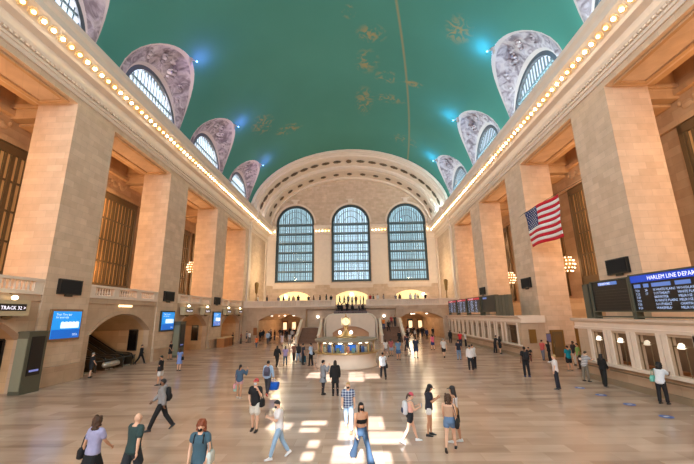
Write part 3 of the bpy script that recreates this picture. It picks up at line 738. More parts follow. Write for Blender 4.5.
# ---------------------------------------------------------------- escalators
t0 = None
for j in range(3):
    y = 27.3 + j * 2.25
    if t0 is None:
        t = empty('escalator'); t0 = t
        b = MB(); b.prism([(0, 0), (-1.3, .25), (-10.0, 5.2), (-10.0, 4.4), (-1.3, -.0)], 'y', -.5, .5); b.build('steps', plain('escalator_tread', (48, 46, 44), .5, .4), t)
        for e in (-1, 1):
            b = MB(); b.prism([(.55, 0), (.55, .75), (.2, .95), (-1.0, 1.0), (-10.0, 6.1), (-10.0, 4.9), (-1.3, .1)], 'y', e * .6 - .08, e * .6 + .08); o = b.build('side_panel', plain('escalator_panel', (92, 78, 62), .3, .6), t)
            b = MB(); b.tube([(.45, e * .6, .35), (.62, e * .6, .6), (.45, e * .6, .95), (0, e * .6, 1.05), (-1.0, e * .6, 1.08), (-10, e * .6, 6.18)], .06, 6); b.build('handrail', m_black, o, True)
        b = MB(); b.box(-.1, .5, -.5, .5, 0, .06); b.build('comb_plate', plain('bright_steel', (190, 186, 176), .3, .6), t)
    else: t = copy_tree(t0)
    t.location = (-19.7, y, 0); tag(t, 'dark escalator climbing away inside the left archway, %s of three' % ['nearest', 'middle', 'farthest'][j], 'escalator')
b = MB(); b.tube([(-18.9, 27.6, .9), (-18.9, 31.9, .9)], .05, 8); 
t = thing('steel_rail', 'low steel barrier with pale drum in front of the escalators', 'barrier', (-18.72, 29.7, 0))
b = MB(); b.tube([(0, -2.4, .85), (0, 2.4, .85)], .04, 8); b.build('rail', m_dark, t)
for y in (-2.3, -.8, .8, 2.3): b = MB(); b.tube([(0, y, .05), (0, y, .82)], .035, 6); b.build('post', m_dark, t)
b = MB(); b.tube([(0, -1.4, .5), (0, .1, .5)], .22, 12); b.build('drum', plain('bright_steel', (190, 186, 176), .3, .6), t, True)

# ---------------------------------------------------------------- screens on the piers
m_scr = plain('cyan_screen', (18, 140, 226), .3, 0, .10, 1.5, .85)
m_scrw = plain('screen_white', (220, 240, 250), .3, 0, .02, 3, .9)
m_scrd = plain('screen_blue', (8, 96, 190), .3, 0, .05, 3, .8)
m_frame = plain('screen_frame_tan', (150, 112, 74), .5)
for k, py in enumerate(PIERS[2:5]):
    cy = py + 1.95; X = -18.3 + .02
    t = thing('advertising_screen', 'glowing blue advertising screen low on the %s left pier' % ['nearest', 'second', 'farthest'][k], 'screen', (X, cy, 3.69))
    b = MB(); b.box(0, .14, -1.28, 1.28, -1.0, 1.0); b.build('frame', m_frame if k == 0 else m_dark, t)
    b = MB(); b.box(.14, .18, -1.14, 1.14, -.86, .86); s_ = b.build('display', m_scr, t)
    b = MB(); b.box(.18, .185, -1.14, 1.14, -.86, -.3); b.build('lower_field', m_scrd, s_)
    b = MB(); b.box(.18, .19, -.5, 1.0, -.22, .16); 
    for q in range(5): b.box(.18, .192, -.45 + q * .3, -.28 + q * .3, -.22, .2)
    b.build('train_picture', m_scrw, s_)
    for i, (ln, zz) in enumerate(((1.5, .6), (1.35, .42))):
        Mx = Matrix.Translation((.19, -.95, zz)) @ Matrix(((0, 0, 1), (1, 0, 0), (0, 1, 0))).to_4x4()
        text_obj(['Train Time app', 'for your trip'][i], .2, m_scrw, s_, Mx)
    Mx = Matrix.Translation((.19, .55, -.72)) @ Matrix(((0, 0, 1), (1, 0, 0), (0, 1, 0))).to_4x4(); text_obj('MTA', .2, m_scrw, s_, Mx)
for side, sn in ((-1, 'left'), (1, 'right')):
    for k, py in enumerate(PIERS[2:5]):
        cy = py + (1.85 if side < 0 else 1.78); z = 6.15 if side < 0 else 6.88
        if side > 0: cy = py + 1.8
        t = thing('loudspeaker_panel', 'flat black loudspeaker box on the %s %s pier' % (['nearest', 'second', 'farthest'][k], sn), 'loudspeaker', (side * HW, cy, z))
        b = MB(); b.box(0, -side * .18, -.95, .95, -.5, .5); b.build('cabinet', m_black, t)
        b = MB(); b.box(-side * .18, -side * .2, -.85, .85, -.42, .42); b.build('grille_cloth', plain('speaker_cloth', (24, 24, 25), .9), t)
        b = MB(); b.box(-side * .01, -side * .1, -.3, .3, -.62, -.5); b.build('bracket', m_dark, t)

# track signs under the gallery
def sign(y, label, txt):
    t = thing('track_sign', label, 'sign', (-18.3, y, 4.72))
    b = MB(); b.box(.0, .55, -1.02, 1.02, -.44, .42); b.build('box', plain('sign_housing', (196, 178, 144), .5), t)
    b = MB(); b.box(.55, .57, -.78, .78, -.17, .2); f_ = b.build('face', m_black, t)
    Mx = Matrix.Translation((.58, -.7, -.1)) @ Matrix(((0, 0, 1), (1, 0, 0), (0, 1, 0))).to_4x4()
    text_obj(txt, .27, plain('sign_letters', (245, 240, 255), .4, 0, .01, 3, 1.6), f_, Mx)
    b = MB(); b.ell((.3, 0, -.5), (.2, .3, .14)); b.build('lower_lamp', m_bronze, t, True)
    b = MB(); b.ell((.35, .2, .55), (.16, .16, .13)); b.build('globe', plain('warm_globe', (255, 236, 190), .4, 0, .01, 3, 5.0), t, True)
    b = MB(); b.tube([(0, .2, .8), (.35, .2, .7)], .03, 6); b.build('arm', m_bronze, t)
sign(19.0, 'illuminated track sign over the nearest left archway', 'TRACK 32 >')
sign(39.6, 'illuminated track sign over the third left archway, the nearer one', 'TRACKS 28')
sign(44.6, 'illuminated track sign over the third left archway, the farther one', 'TRACK 27')
sign(52.1, 'illuminated track sign over the farthest left archway, the nearer one', 'TRACK 25')
sign(57.2, 'illuminated track sign over the farthest left archway, the farther one', 'TRACK 24')
b = MB(); b.box(-18.42, -18.3, 28.6, 30.2, 4.95, 5.12); o = b.build('strip_light', plain('strip_glow', (255, 226, 170), .4, 0, .02, 3, 2.0)); tag(o, 'small glowing strip light above the escalator archway', 'light')
# dark upright monitors on the far jamb of the recesses
for k, by in enumerate(BAYS[1:4]):
    yw = by + 3.75
    t = thing('upright_monitor', 'tall black unlit monitor on the inner side wall of the %s left archway' % ['nearest', 'second', 'third'][k], 'monitor', (-19.85, yw, 0))
    b = MB(); b.box(-.42, .42, -.12, 0, 1.1, 3.0); b.build('case', m_black, t)
    b = MB(); b.box(-.36, .36, -.14, -.12, 1.2, 2.9); b.build('display', plain('dark_display', (10, 10, 12), .15), t)
# ticket kiosks by the piers
for k, (ky, h) in enumerate(((20.6, 3.3), (37.9, 3.5))):
    t = thing('information_kiosk', 'tall grey-green steel kiosk at the foot of the %s left pier' % ['nearest', 'second'][k], 'kiosk', (-18.02, ky + .15, 0))
    b = MB(); b.box(-.2, .45, -.62, .62, 0, h); b.build('cabinet', m_steel, t)
    b = MB(); b.box(-.22, .5, -.66, .66, h, h + .1); b.build('cap', m_steel, t)
    b = MB(); b.box(.45, .49, -.42, .42, .95, h - .2); b.build('display', m_black, t)
    b = MB(); b.box(.49, .5, -.3, .3, 1.15, 1.26); b.build('caption_light', plain('caption_glow', (120, 130, 200), .4, 0, .02, 3, .6), t)
    b = MB(); b.box(-.18, .42, -.66, -.62, .2, h - .3); b.build('side_panel', plain('kiosk_side', (132, 132, 112), .5), t)
# wooden desk
t = thing('wooden_desk', 'orange-brown wooden desk standing in front of the farthest left archway', 'desk', (-17.3, 49.8, 0))
b = MB(); b.box(-.5, .5, -1.6, 1.6, 0, 1.15); b.build('body', plain('orange_wood', (176, 112, 58), .5, 0, .15, 3), t)
b = MB(); b.box(-.58, .58, -1.7, 1.7, 1.15, 1.25); b.build('top', plain('pale_desk_top', (214, 180, 134), .5), t)
for y in (-.8, .8): b = MB(); b.box(.5, .53, y - .65, y + .65, .15, 1.0); b.build('front_panel', m_wood, t)
b = MB(); b.box(-16.35, -15.75, 59.9, 59.98, .9, 2.1); o = b.build('notice_board', plain('notice_brown', (150, 88, 40), .5)); tag(o, 'small brown notice board on the far wall left of the left passage', 'sign')

# ---------------------------------------------------------------- information booth
bx, by_ = .18, 30.3
t = thing('information_booth', 'round marble and glass information booth with gilded clock in the middle of the floor', 'booth', (bx, by_, 0))
b = MB(); b.lathe([(2.3, 0), (2.52, 0), (2.52, .12), (2.42, .16), (2.42, .95), (2.5, 1.0), (2.5, 1.08), (2.3, 1.08), (2.3, 0)], 0, 0, 32, False); b.build('base', m_lime, t, True)
b = MB(); b.lathe([(1.85, 1.08), (2.66, 1.09), (2.66, 1.16), (1.85, 1.17), (1.85, 1.08)], 0, 0, 32, False); b.build('counter', m_brass, t)
n = 14
for i in range(n):
    a = 2 * pi * (i + .5) / n; b = MB(); b.tube([(2.32 * cos(a), 2.32 * sin(a), 1.15), (2.32 * cos(a), 2.32 * sin(a), 1.95)], .045, 6); b.build('window_post', m_brass, t)
    a0, a1 = a, a + 2 * pi / n
    b = MB(); b.add([(2.32 * cos(a0), 2.32 * sin(a0), 1.17), (2.32 * cos(a1), 2.32 * sin(a1), 1.17), (2.32 * cos(a1), 2.32 * sin(a1), 1.92), (2.32 * cos(a0), 2.32 * sin(a0), 1.92)], [(0, 1, 2, 3)]); b.build('window_pane', m_bglass, t)
b = MB(); b.lathe([(2.3, 1.92), (2.55, 1.94), (2.6, 2.02), (2.62, 2.12), (2.5, 2.16), (.5, 2.22), (.2, 2.22)], 0, 0, 32); b.build('roof', plain('booth_roof', (150, 140, 120), .5, .2), t, True)
b = MB(); b.lathe([(.9, 2.22), (.85, 2.32), (.45, 2.4), (.3, 2.6), (.16, 2.8), (.14, 2.95), (.26, 3.05), (.3, 3.1), (.1, 3.15)], 0, 0, 20); cs = b.build('clock_pedestal', m_brass, t, True)
b = MB(); b.ell((0, 0, 3.5), (.36, .36, .38), 16, 12); b.lathe([(.1, 3.85), (.04, 3.98), (.07, 4.05), (.01, 4.14)], 0, 0, 8); ck = b.build('clock_case', m_brass, t, True)
for i in range(4):
    a = i * pi / 2 - pi / 2
    Rm = Matrix.Rotation(a + pi / 2, 4, 'Z')
    b = MB(); b.lathe([(.31, 0), (.31, .04), (.28, .05)], 0, 0, 24); o = b.build('clock_face', plain('opal_face', (255, 232, 180), .4, 0, .01, 3, .7), ck); o.matrix_basis = Rm @ Matrix.Translation((0, -.32, 3.5)) @ Matrix.Rotation(pi / 2, 4, 'X')
    b = MB(); b.box(-.012, .012, 0, .2, .055, .06); b.add([(0, 0, .06), (.13, -.05, .06), (.13, -.08, .06), (0, -.03, .06)], [(0, 1, 2, 3)])
    for q in range(12): c_, s2 = cos(q * pi / 6), sin(q * pi / 6); b.box(.24 * c_ - .012, .24 * c_ + .012, .24 * s2 - .012, .24 * s2 + .012, .05, .056)
    o2 = b.build('clock_hands', m_black, ck); o2.matrix_basis = o.matrix_basis
for x in (-.5, .43):
    b = MB(); b.ell((x, -.3, 2.62), (.13, .13, .13)); b.build('globe_light', plain('white_globe', (255, 248, 240), .4, 0, .01, 3, 7.0), t, True)
    b = MB(); b.tube([(x, -.3, 2.2), (x, -.3, 2.5)], .03, 6); b.build('lamp_stem', m_brass, t)
cols = [(90, 130, 190), (200, 128, 100), (110, 160, 156), (200, 192, 176), (60, 96, 160), (170, 184, 190), (120, 134, 110)]
for i in range(16):
    a = -pi / 2 + (i - 7.5) * .2; r_ = 2.0 + .1 * (i % 2); x, y = r_ * cos(a), r_ * sin(a); c_ = cols[i % 7]; h = .35 + .2 * ((i * 5) % 3) / 2
    o = MB(); o.box(-.13, .13, -.04, .04, 0, h); q = o.build('leaflet_rack', plain('leaflet_%d' % (i % 7), c_, .5)); q.location = (bx + x, by_ + y, 1.19); q.rotation_euler = (0, 0, a + pi / 2)
    tag(q, 'coloured leaflet stand inside the booth window', 'leaflets', 'leaflet stands inside the booth windows')
for i, dx in enumerate((-.5, .5)):
    q = thing('monitor', 'small blue monitor in the booth window, %s of two' % ['left', 'right'][i], 'monitor', (bx + dx, by_ - 1.6, 1.17))
    b = MB(); b.box(-.32, .32, -.03, .03, .12, .6); b.build('case', m_black, q); b = MB(); b.box(-.29, .29, -.04, -.03, .15, .57); b.build('display', m_scrd, q); b = MB(); b.box(-.05, .05, -.03, .1, 0, .12); b.build('stand', m_black, q)
for i in range(6):
    a = -pi / 2 + (i - 2.5) * .38; b = MB(); b.lathe([(.02, 1.93), (.16, 1.90), (.16, 1.85), (.02, 1.83)], 2.1 * cos(a), 2.1 * sin(a), 10); b.build('counter_lamp', plain('booth_lamp', (255, 246, 225), .4, 0, .01, 3, 6.0), t)
light('booth_light', 'POINT', (bx, by_ - 1.2, 1.7), 45, (1, .9, .75), shadow_soft_size=.2)

# ---------------------------------------------------------------- ticket counters on the right
def ticket_front(name, label, x, y0, y1, openings, sill, head, top, arched=False):
    t = thing(name, label, 'ticket counter')
    b = MB(); yy = y0
    for (a, c_) in openings + [(y1, None)]:
        b.box(x, x + .35, yy, a, 0, top - .65)
        if c_ is None: break
        b.box(x, x + .35, a, c_, 0, sill)
        if arched and c_ - a < 1.5:
            m_ = (a + c_) / 2; pts = semi(m_, (c_ - a) / 2, head - (c_ - a) / 2, 10); b.prism(pts + [(c_, top - .65), (a, top - .65)], 'x', x, x + .35)
        else: b.box(x, x + .35, a, c_, head, top - .65)
        yy = c_
    b.box(x + .35, 18.29, y0, y0 + .3, 0, top - .65); b.box(x + .35, 18.29, y1 - .3, y1, 0, top - .65)
    b.build('front', m_low, t)
    b = MB(); b.box(x + 1.3, x + 1.4, y0 + .3, y1 - .3, 0, top - .65); b.build('back_partition', plain('dim_brown_partition', (116, 92, 70), .6), t)
    b = MB(); b.prism([(x - .05, top - .65), (x - .08, top - .5), (x - .02, top - .48), (x - .02, top - .25), (x - .25, top - .12), (x - .3, top), (18.29, top), (18.29, top - .65)], 'y', y0 - .2, y1 + .25); b.build('cornice', m_lime, t)
    b = MB(); b.box(x - .25, x, y0, y1, sill - .14, sill); b.build('ledge', m_lime, t)
    b = MB(); b.box(x - .1, x, y0 - .02, y1 + .02, 0, .3); b.build('plinth', plain('dark_plinth', (150, 132, 108), .5), t)
    b = MB(); b.tube([(x - .32, y0 + .2, .85), (x - .32, y1 - .2, .85)], .035, 6); rl = b.build('handrail', m_bronze, t)
    ys = [(a + c_) / 2 for a, c_ in openings]
    prev = y0
    for (a, c_) in openings:
        for yy_ in (a - .14, c_ + .14):
            b = MB(); b.box(x - .07, x, yy_ - .13, yy_ + .13, sill, top - .65); b.build('pilaster', m_lime, t)
    for (a, c_) in openings[::1]:
        b = MB(); b.box(x + .14, x + .18, a, c_, head - .45, head - .38); b.tube([(x + .16, (a + c_) / 2, sill), (x + .16, (a + c_) / 2, head - .4)], .02, 4)
        b.box(x + .14, x + .17, a, a + .05, sill, head); b.box(x + .14, x + .17, c_ - .05, c_, sill, head); b.build('window_bar', m_bronze, t)
        b = MB(); b.box(x + .5, x + 1.4, a + .1, c_ - .1, .8, sill + .02); b.build('inner_desk', m_wood, t)
    return t
ops = [(14.2 + .35, 14.2 + 1.55), (16.05, 17.35), (17.95, 19.25), (19.85, 21.0), (21.65, 22.75)]
ticket_front('ticket_counter', 'pale stone ticket counter on the near right below the large departure board', 15.6, 13.5, 24.1, ops, 1.15, 2.85, 3.62)
for i, (a, c_) in enumerate(ops):
    t = thing('hanging_lamp', 'white glass lamp in the %s opening from the right of the near ticket counter' % ['first', 'second', 'third', 'fourth', 'fifth'][i], 'lamp', (15.72, (a + c_) / 2 + .15, 2.5))
    b = MB(); b.lathe([(.04, .1), (.1, .06), (.15, -.08), (.17, -.12), (.1, -.16)], 0, 0, 12); b.build('shade', plain('milk_shade', (255, 240, 215), .4, 0, .01, 3, 1.6 if i != 2 else .2), t, True)
    b = MB(); b.tube([(0, 0, .1), (0, 0, .42)], .015, 4); b.build('stem', m_bronze, t)
    q = thing('desk_screen', 'desk screen in the %s opening from the right of the near ticket counter' % ['first', 'second', 'third', 'fourth', 'fifth'][i], 'screen', (16.5, (a + c_) / 2 - .1, 1.17))
    b = MB(); b.box(-.03, .03, -.28, .28, .1, .5); b.build('case', m_black, q)
    b = MB(); b.box(-.04, -.03, -.25, .25, .13, .47); b.build('display', plain('violet_display', (150, 90, 200), .4, 0, .02, 3, .9 if i > 2 else .2), q); b = MB(); b.box(-.02, .05, -.06, .06, 0, .1); b.build('stand', m_black, q)
light('ticket_light', 'AREA', (16.3, 18.8, 2.9), 28, (1, .85, .65), shape='RECTANGLE', size=.5, size_y=9)
opf = [(37.9 + 2.0 * i, 39.0 + 2.0 * i) for i in range(11)]
ticket_front('ticket_counter', 'long stone ticket counter with round-headed openings on the far right', 16.1, 33.5, 60.0, [(34.3, 36.7)] + opf, 1.15, 2.85, 3.72, True)
light('ticket_light', 'AREA', (16.9, 48, 2.95), 30, (1, .75, .5), shape='RECTANGLE', size=.5, size_y=20)
b = MB(); b.box(16.75, 17.35, 33.36, 33.5, 1.3, 2.5); o = b.build('wall_panel', m_bronzel); tag(o, 'brown bronze panel on the near end of the far ticket counter', 'panel')
# doors, poster on the pier flank
t = thing('bronze_door', 'narrow dark bronze door with glass in the flank of the second right pier', 'door', (19.5, 33.98, 0))
b = MB(); b.box(-.6, .6, -.08, 0, 0, 2.4); b.build('frame', m_bronzel, t)
b = MB(); b.box(-.46, .46, -.12, -.08, .05, 2.25); l_ = b.build('leaf', m_bronze, t)
b = MB(); b.box(-.26, .26, -.13, -.12, .9, 2.0); b.build('glass', plain('amber_glass', (120, 92, 56), .3), l_); b = MB(); b.tube([(-.45, -.17, .9), (-.45, -.17, 1.2)], .02, 6); b.build('handle', m_brass, l_)
t = thing('poster', 'small framed blue poster left of the bronze door', 'poster', (18.72, 33.98, 1.7)); b = MB(); b.box(-.28, .28, -.05, 0, -.4, .4); b.build('frame', m_bronze, t); b = MB(); b.box(-.23, .23, -.06, -.05, -.35, .35); b.build('print', plain('poster_blue', (110, 110, 150), .5), t)
t = thing('ornamental_panel', 'round-topped bronze relief panel right of the bronze door', 'panel', (21.6, 34.2, 1.6)); b = MB(); b.prism([(-.55, -1.2)] + semi(0, .55, .5, 10) + [(.55, -1.2)], 'y', -.06, 0); b.build('plate', m_bronzel, t)

# ---------------------------------------------------------------- departure boards
m_led = plain('board_letters', (170, 196, 240), .4, 0, .01, 3, .9)
m_hdr = plain('board_blue_header', (10, 66, 190), .4, 0, .03, 3, .55)
m_hdrr = plain('board_red_header', (190, 40, 60), .4, 0, .03, 3, .5)
m_ledw = plain('board_white_letters', (235, 240, 250), .4, 0, .01, 3, 1.0)
RB = Matrix(((0, 0, -1), (-1, 0, 0), (0, 1, 0))).to_4x4()      # text facing -X, running toward -Y
def TM(x, y, z): return Matrix.Translation((x, y, z)) @ RB
FX = 15.55
def board_case(name, label, y0, y1, z0=3.72, z1=5.75, x=FX):
    t = thing(name, label, 'board')
    b = MB(); b.box(x + .06, x + .45, y0, y1, z0 + .3, z1); b.build('case', m_black, t)
    b = MB()
    for yy in (y0, y1 - .08): b.box(x - .02, x + .4, yy, yy + .08, 3.62 if z0 < 3.75 else 3.72, z1 + .02)
    b.box(x - .06, x, y0, y1, z0 + .28, z0 + .34); b.box(x - .02, x + .42, y0, y1, z1, z1 + .06); b.box(x + .05, x + .4, y0, y1, z0 - .02, z0 + .05)
    b.build('frame', m_steel, t)
    return t
t = board_case('departure_board', 'large lit departure board with blue header above the near ticket counter', 12.9, 18.95, 3.7, 5.82)
b = MB(); b.box(FX + .02, FX + .06, 12.95, 18.85, 5.46, 5.80); b.build('header', m_hdr, t)
text_obj('HARLEM LINE DEPARTURES', .27, m_ledw, t, TM(FX + .01, 17.75, 5.53))
b = MB()
for a, c_ in ((18.7, 18.3), (18.1, 17.8), (17.6, 16.55), (16.3, 15.55), (15.3, 14.3)): b.box(FX + .03, FX + .06, a, c_, 5.18, 5.36)
b.build('column_header', plain('board_column_header', (86, 120, 190), .4, 0, .02, 3, .6), t)
rowsd = [('7:20', '28', 'N WHITE PLAINS', 'WOODLAWN - WAKEFIELD'), ('7:25', '17', 'SOUTHEAST', 'WHITE PLAINS - BEDFORD'), ('7:33', '', 'BREWSTER', 'MELROSE - TREMONT'), ('7:50', '', 'N WHITE PLAINS', 'MELROSE - FORDHAM'), ('7:55', '', 'SOUTHEAST', 'CHAPPAQUA - KATONAH'), ('8:20', '', 'WAKEFIELD', 'MELROSE - TREMONT')]
for r_, (a, b2, c_, d) in enumerate(rowsd):
    z = 4.98 - r_ * .172
    for s_, yy in ((a, 18.65), (b2, 18.05), (c_, 17.55), (d, 16.25)):
        if s_: text_obj(s_, .16, m_led, t, TM(FX + .03, yy, z))
t = board_case('departure_board', 'blank dark board with a small blue caption left of the large departure board', 19.0, 22.1)
b = MB(); b.box(FX + .02, FX + .06, 19.9, 21.4, 5.5, 5.68); b.build('caption', plain('board_column_header', (86, 120, 190), .4, 0, .02, 3, .6), t)
text_obj('DEPARTURES', .16, m_ledw, t, TM(FX + .01, 21.3, 5.53))
b = MB()
for k in range(8): b.box(FX + .04, FX + .06, 19.2, 21.9, 4.1 + k * .16, 4.115 + k * .16)
b.build('row_line', plain('board_row_line', (60, 58, 56), .5), t)
b = MB(); b.box(FX + .05, FX + .4, 22.15, 22.95, 3.62, 5.7); pl_ = b.build('end_panel', m_steel, t); b = MB(); b.box(FX, FX + .05, 22.3, 22.4, 3.72, 5.7); b.build('rib', m_dark, pl_)
m_dimred = m_hdrr
FX2 = 15.85
for i, (y0, y1) in enumerate(((53.3, 57.8), (48.4, 52.9), (43.0, 47.9))):
    t = board_case('departure_board', 'far departure board with red header, %s of three from the left' % ['first', 'second', 'third'][i], y0, y1, 3.8, 5.85, FX2)
    b = MB(); b.box(FX2 + .02, FX2 + .06, y0 + .1, y1 - .1, 5.6, 5.84); b.build('header', m_hdrr, t)
    text_obj('NEW HAVEN LINE', .2, m_ledw, t, TM(FX2 + .01, y1 - .7, 5.65))
    for r_ in range(8):
        z = 5.38 - r_ * .19
        text_obj(['7:%02d' % (3 + r_ * 7)] [0], .2, m_led, t, TM(FX2 + .03, y1 - .25, z)); text_obj(['STAMFORD', 'NEW HAVEN', 'S NORWALK', 'HARRISON'][(r_ + i) % 4], .2, m_led, t, TM(FX2 + .03, y1 - 1.2, z))
        text_obj(['LOCAL', 'EXPRESS'][(r_ + i) % 2], .2, m_led, t, TM(FX2 + .03, y1 - 3.0, z))
t = board_case('departure_board', 'far unlit board with small pale caption right of the red-headed boards', 38.2, 42.6, 3.8, 5.85, FX2)
b = MB(); b.box(FX2 + .02, FX2 + .06, 40.8, 42.0, 5.55, 5.75); b.build('caption', plain('board_column_header', (86, 120, 190), .4, 0, .02, 3, .6), t)
for k in range(4): b = MB(); b.box(FX2, FX2 + .4, 34.9 + k * .82, 35.64 + k * .82, 3.72, 5.75 + .02 * k); b.build('end_panel', m_steel, t)

# ---------------------------------------------------------------- flag on its line
t = thing('national_flag', 'red, white and blue striped flag with stars hanging between the right piers', 'flag', (17.8, 0, 0))
def flagpt(u, v):   # u 0..1 along, v 0..1 down
    y = 33.4 - 5.75 * u - .35 * v * (1 - u) ; z = 13.5 - 3.5 * v + .06 * sin(u * 5) - .1 * u * v
    return (.10 * sin(u * 9 + v * 2) + .05 * sin(v * 7), y - .12 * v, z)
mr, mw, mbu = plain('flag_red', (206, 22, 46), .8), plain('flag_white', (246, 242, 242), .8), plain('flag_blue', (40, 58, 110), .8)
for s_ in range(13):
    b = MB(); u0 = 0.4 if s_ < 7 else 0.0; nn = 24
    vs = []; fs = []
    for i in range(nn + 1):
        u = u0 + (1 - u0) * i / nn
        vs += [flagpt(u, s_ / 13), flagpt(u, (s_ + 1) / 13)]
    for i in range(nn): fs.append((2 * i, 2 * i + 1, 2 * i + 3, 2 * i + 2))
    b.add(vs, fs); o = b.build('stripe', mr if s_ % 2 == 0 else mw, t, True)
    sd = o.modifiers.new('thick', 'SOLIDIFY'); sd.thickness = .012
b = MB(); vs = []; fs = []; nn = 10
for i in range(nn + 1):
    for j in range(nn + 1): vs.append(flagpt(.4 * i / nn, 7 / 13 * j / nn))
for i in range(nn):
    for j in range(nn): a = i * (nn + 1) + j; fs.append((a, a + 1, a + nn + 2, a + nn + 1))
b.add(vs, fs); cn = b.build('canton', mbu, t, True); cn.modifiers.new('thick', 'SOLIDIFY').thickness = .012
b = MB()
for r_ in range(9):
    for c_ in range(6 if r_ % 2 == 0 else 5):
        u = .4 * ((c_ + .5) / 6 + (0 if r_ % 2 == 0 else .5 / 6)); v = 7 / 13 * (r_ + .7) / 9.4; p = Vector(flagpt(u, v)); pts = []
        for k in range(10): rr = .085 if k % 2 == 0 else .035; pts.append((p.x - .025, p.y + rr * sin(k * pi / 5), p.z + rr * cos(k * pi / 5)))
        b.add(pts, [list(range(10))])
b.build('star', mw, cn)
b = MB(); b.tube([(.25, 35.0, 13.55), (0, 33.4, 13.52), (0, 27.6, 13.52), (.5, 25.1, 13.7)], .02, 5); b.build('cord', m_dark, t)

# blue round floor markers
for i, y in enumerate((20.79, 19.08, 17.22, 15.31)):
    b = MB(); b.lathe([(.24, .001), (.24, .006), (.01, .007)], 13.22, y, 24); o = b.build('floor_marker', plain('marker_blue', (70, 100, 170), .5))
    tag(o, 'round blue distancing marker on the floor, %s from the viewer of four' % ['farthest', 'third', 'second', 'nearest'][i], 'floor marker')
    b = MB(); b.box(13.12, 13.32, y - .06, y + .06, .0075, .009); b.build('footprints', m_white, o)
# ---------------------------------------------------------------- people
def remesh(mb, vox, smooth=2):
    me = mb.mesh('tmp'); o = bpy.data.objects.new('tmp', me); C.objects.link(o)
    r = o.modifiers.new('r', 'REMESH'); r.mode = 'VOXEL'; r.voxel_size = vox; r.use_smooth_shade = True
    if smooth: sm = o.modifiers.new('s', 'SMOOTH'); sm.factor = .5; sm.iterations = smooth
    dg = bpy.context.evaluated_depsgraph_get(); out = bpy.data.meshes.new_from_object(o.evaluated_get(dg))
    bpy.data.objects.remove(o); bpy.data.meshes.remove(me); out.materials.clear(); return out
def dirv(fa, oa, side):     # straight down rotated forward by fa and outward by oa (degrees)
    fa, oa = radians(fa), radians(oa)
    return Vector((side * sin(oa), sin(fa) * cos(oa), -cos(fa) * cos(oa)))
# pose: legs (thigh, knee) left/right, arms (fwd, out, elbow bend, inward) left/right, lean, head nod
POSES = {
 'stand': dict(L=(2, 3), R=(-3, 3), AL=(2, 9, 12, 0), AR=(-2, 9, 10, 0), lean=0, nod=0),
 'relaxed': dict(L=(8, 6), R=(-5, 4), AL=(4, 12, 22, 10), AR=(6, 10, 30, 15), lean=1, nod=6),
 'walk': dict(L=(26, 6), R=(-20, 16), AL=(-20, 8, 14, 0), AR=(22, 8, 24, 5), lean=3, nod=0),
 'walk2': dict(L=(-16, 30), R=(20, 5), AL=(18, 8, 25, 5), AR=(-18, 8, 12, 0), lean=3, nod=4),
 'stride': dict(L=(32, 4), R=(-28, 8), AL=(-24, 12, 10, 0), AR=(20, 12, 16, 0), lean=2, nod=0),
 'phone': dict(L=(3, 4), R=(-4, 3), AL=(22, 6, 95, 30), AR=(24, 6, 98, 30), lean=2, nod=22),
 'phonewalk': dict(L=(22, 6), R=(-18, 14), AL=(22, 6, 90, 30), AR=(20, 6, 85, 30), lean=3, nod=20),
 'photo': dict(L=(6, 4), R=(-6, 3), AL=(35, 20, 110, 20), AR=(-4, 16, 40, 35), lean=0, nod=-6),
 'ear': dict(L=(4, 4), R=(-4, 3), AL=(4, 10, 15, 0), AR=(30, 30, 140, 10), lean=0, nod=4),
 'lean': dict(L=(-6, 2), R=(6, 6), AL=(48, 10, 55, 20), AR=(44, 10, 60, 20), lean=14, nod=12),
 'bagarm': dict(L=(24, 6), R=(-18, 16), AL=(4, 12, 10, 0), AR=(2, 16, 6, 0), lean=4, nod=0),
 'crouch': dict(L=(95, 120), R=(80, 125), AL=(40, 10, 60, 30), AR=(36, 10, 70, 30), lean=18, nod=18),
}
SH = .178
def skel(pose):
    P = POSES[pose]; J = {}
    for s, k in ((-1, 'L'), (1, 'R')):
        a, kb = P[k]; hip = Vector((s * .092, 0, .91)); kn = hip + dirv(a, 2.5, s) * .43; an = kn + dirv(a - kb, .5, s) * .41
        J['hip' + k], J['knee' + k], J['ank' + k] = hip, kn, an; J['foot' + k] = radians(max(-40, min(0, (a - kb) * 1.0))) if a - kb < -8 else 0.0
        if pose == 'crouch': J['foot' + k] = 0
    le = radians(P['lean']); piv = Vector((0, 0, .98)); Rl = Matrix.Rotation(-le, 3, 'X')
    J['T'] = lambda p: (piv + Rl @ (Vector(p) - piv)) if p[2] > .98 else Vector(p)
    for s, k in ((-1, 'L'), (1, 'R')):
        fa, oa, eb, inw = P['A' + k]; sh = J['T']((s * SH, 0, 1.425)); el = sh + dirv(fa, oa, s) * .285
        d = dirv(fa + eb, oa * .5, s); d.x -= s * sin(radians(inw)); d.normalize(); wr = el + d * .25
        J['sh' + k], J['el' + k], J['wr' + k], J['hd' + k] = sh, el, wr, d
    nk = J['T']((0, .0, 1.50)); Rn = Matrix.Rotation(-le * .6 - radians(P['nod']), 3, 'X')
    J['H'] = lambda p: nk + Rn @ (Vector(p) - Vector((0, 0, 1.50))); J['Rn'] = Rn
    return J
def ring(J, z, hw, hd, yo=0.0, n=16):
    out = []
    for k in range(n):
        t = 2 * pi * k / n; c, s_ = cos(t), sin(t)
        out.append(J['T']((hw * (abs(c) ** .85) * (1 if c > 0 else -1), yo + hd * (abs(s_) ** .85) * (1 if s_ > 0 else -1), z)))
    return out
TOR = [(.84, .13, .09, 0), (.90, .165, .115, -.008), (.98, .160, .112, -.005), (1.08, .138, .10, 0), (1.18, .145, .104, .004), (1.30, .168, .118, .008), (1.39, .172, .11, .0), (1.45, .125, .08, -.008), (1.50, .06, .06, -.01)]
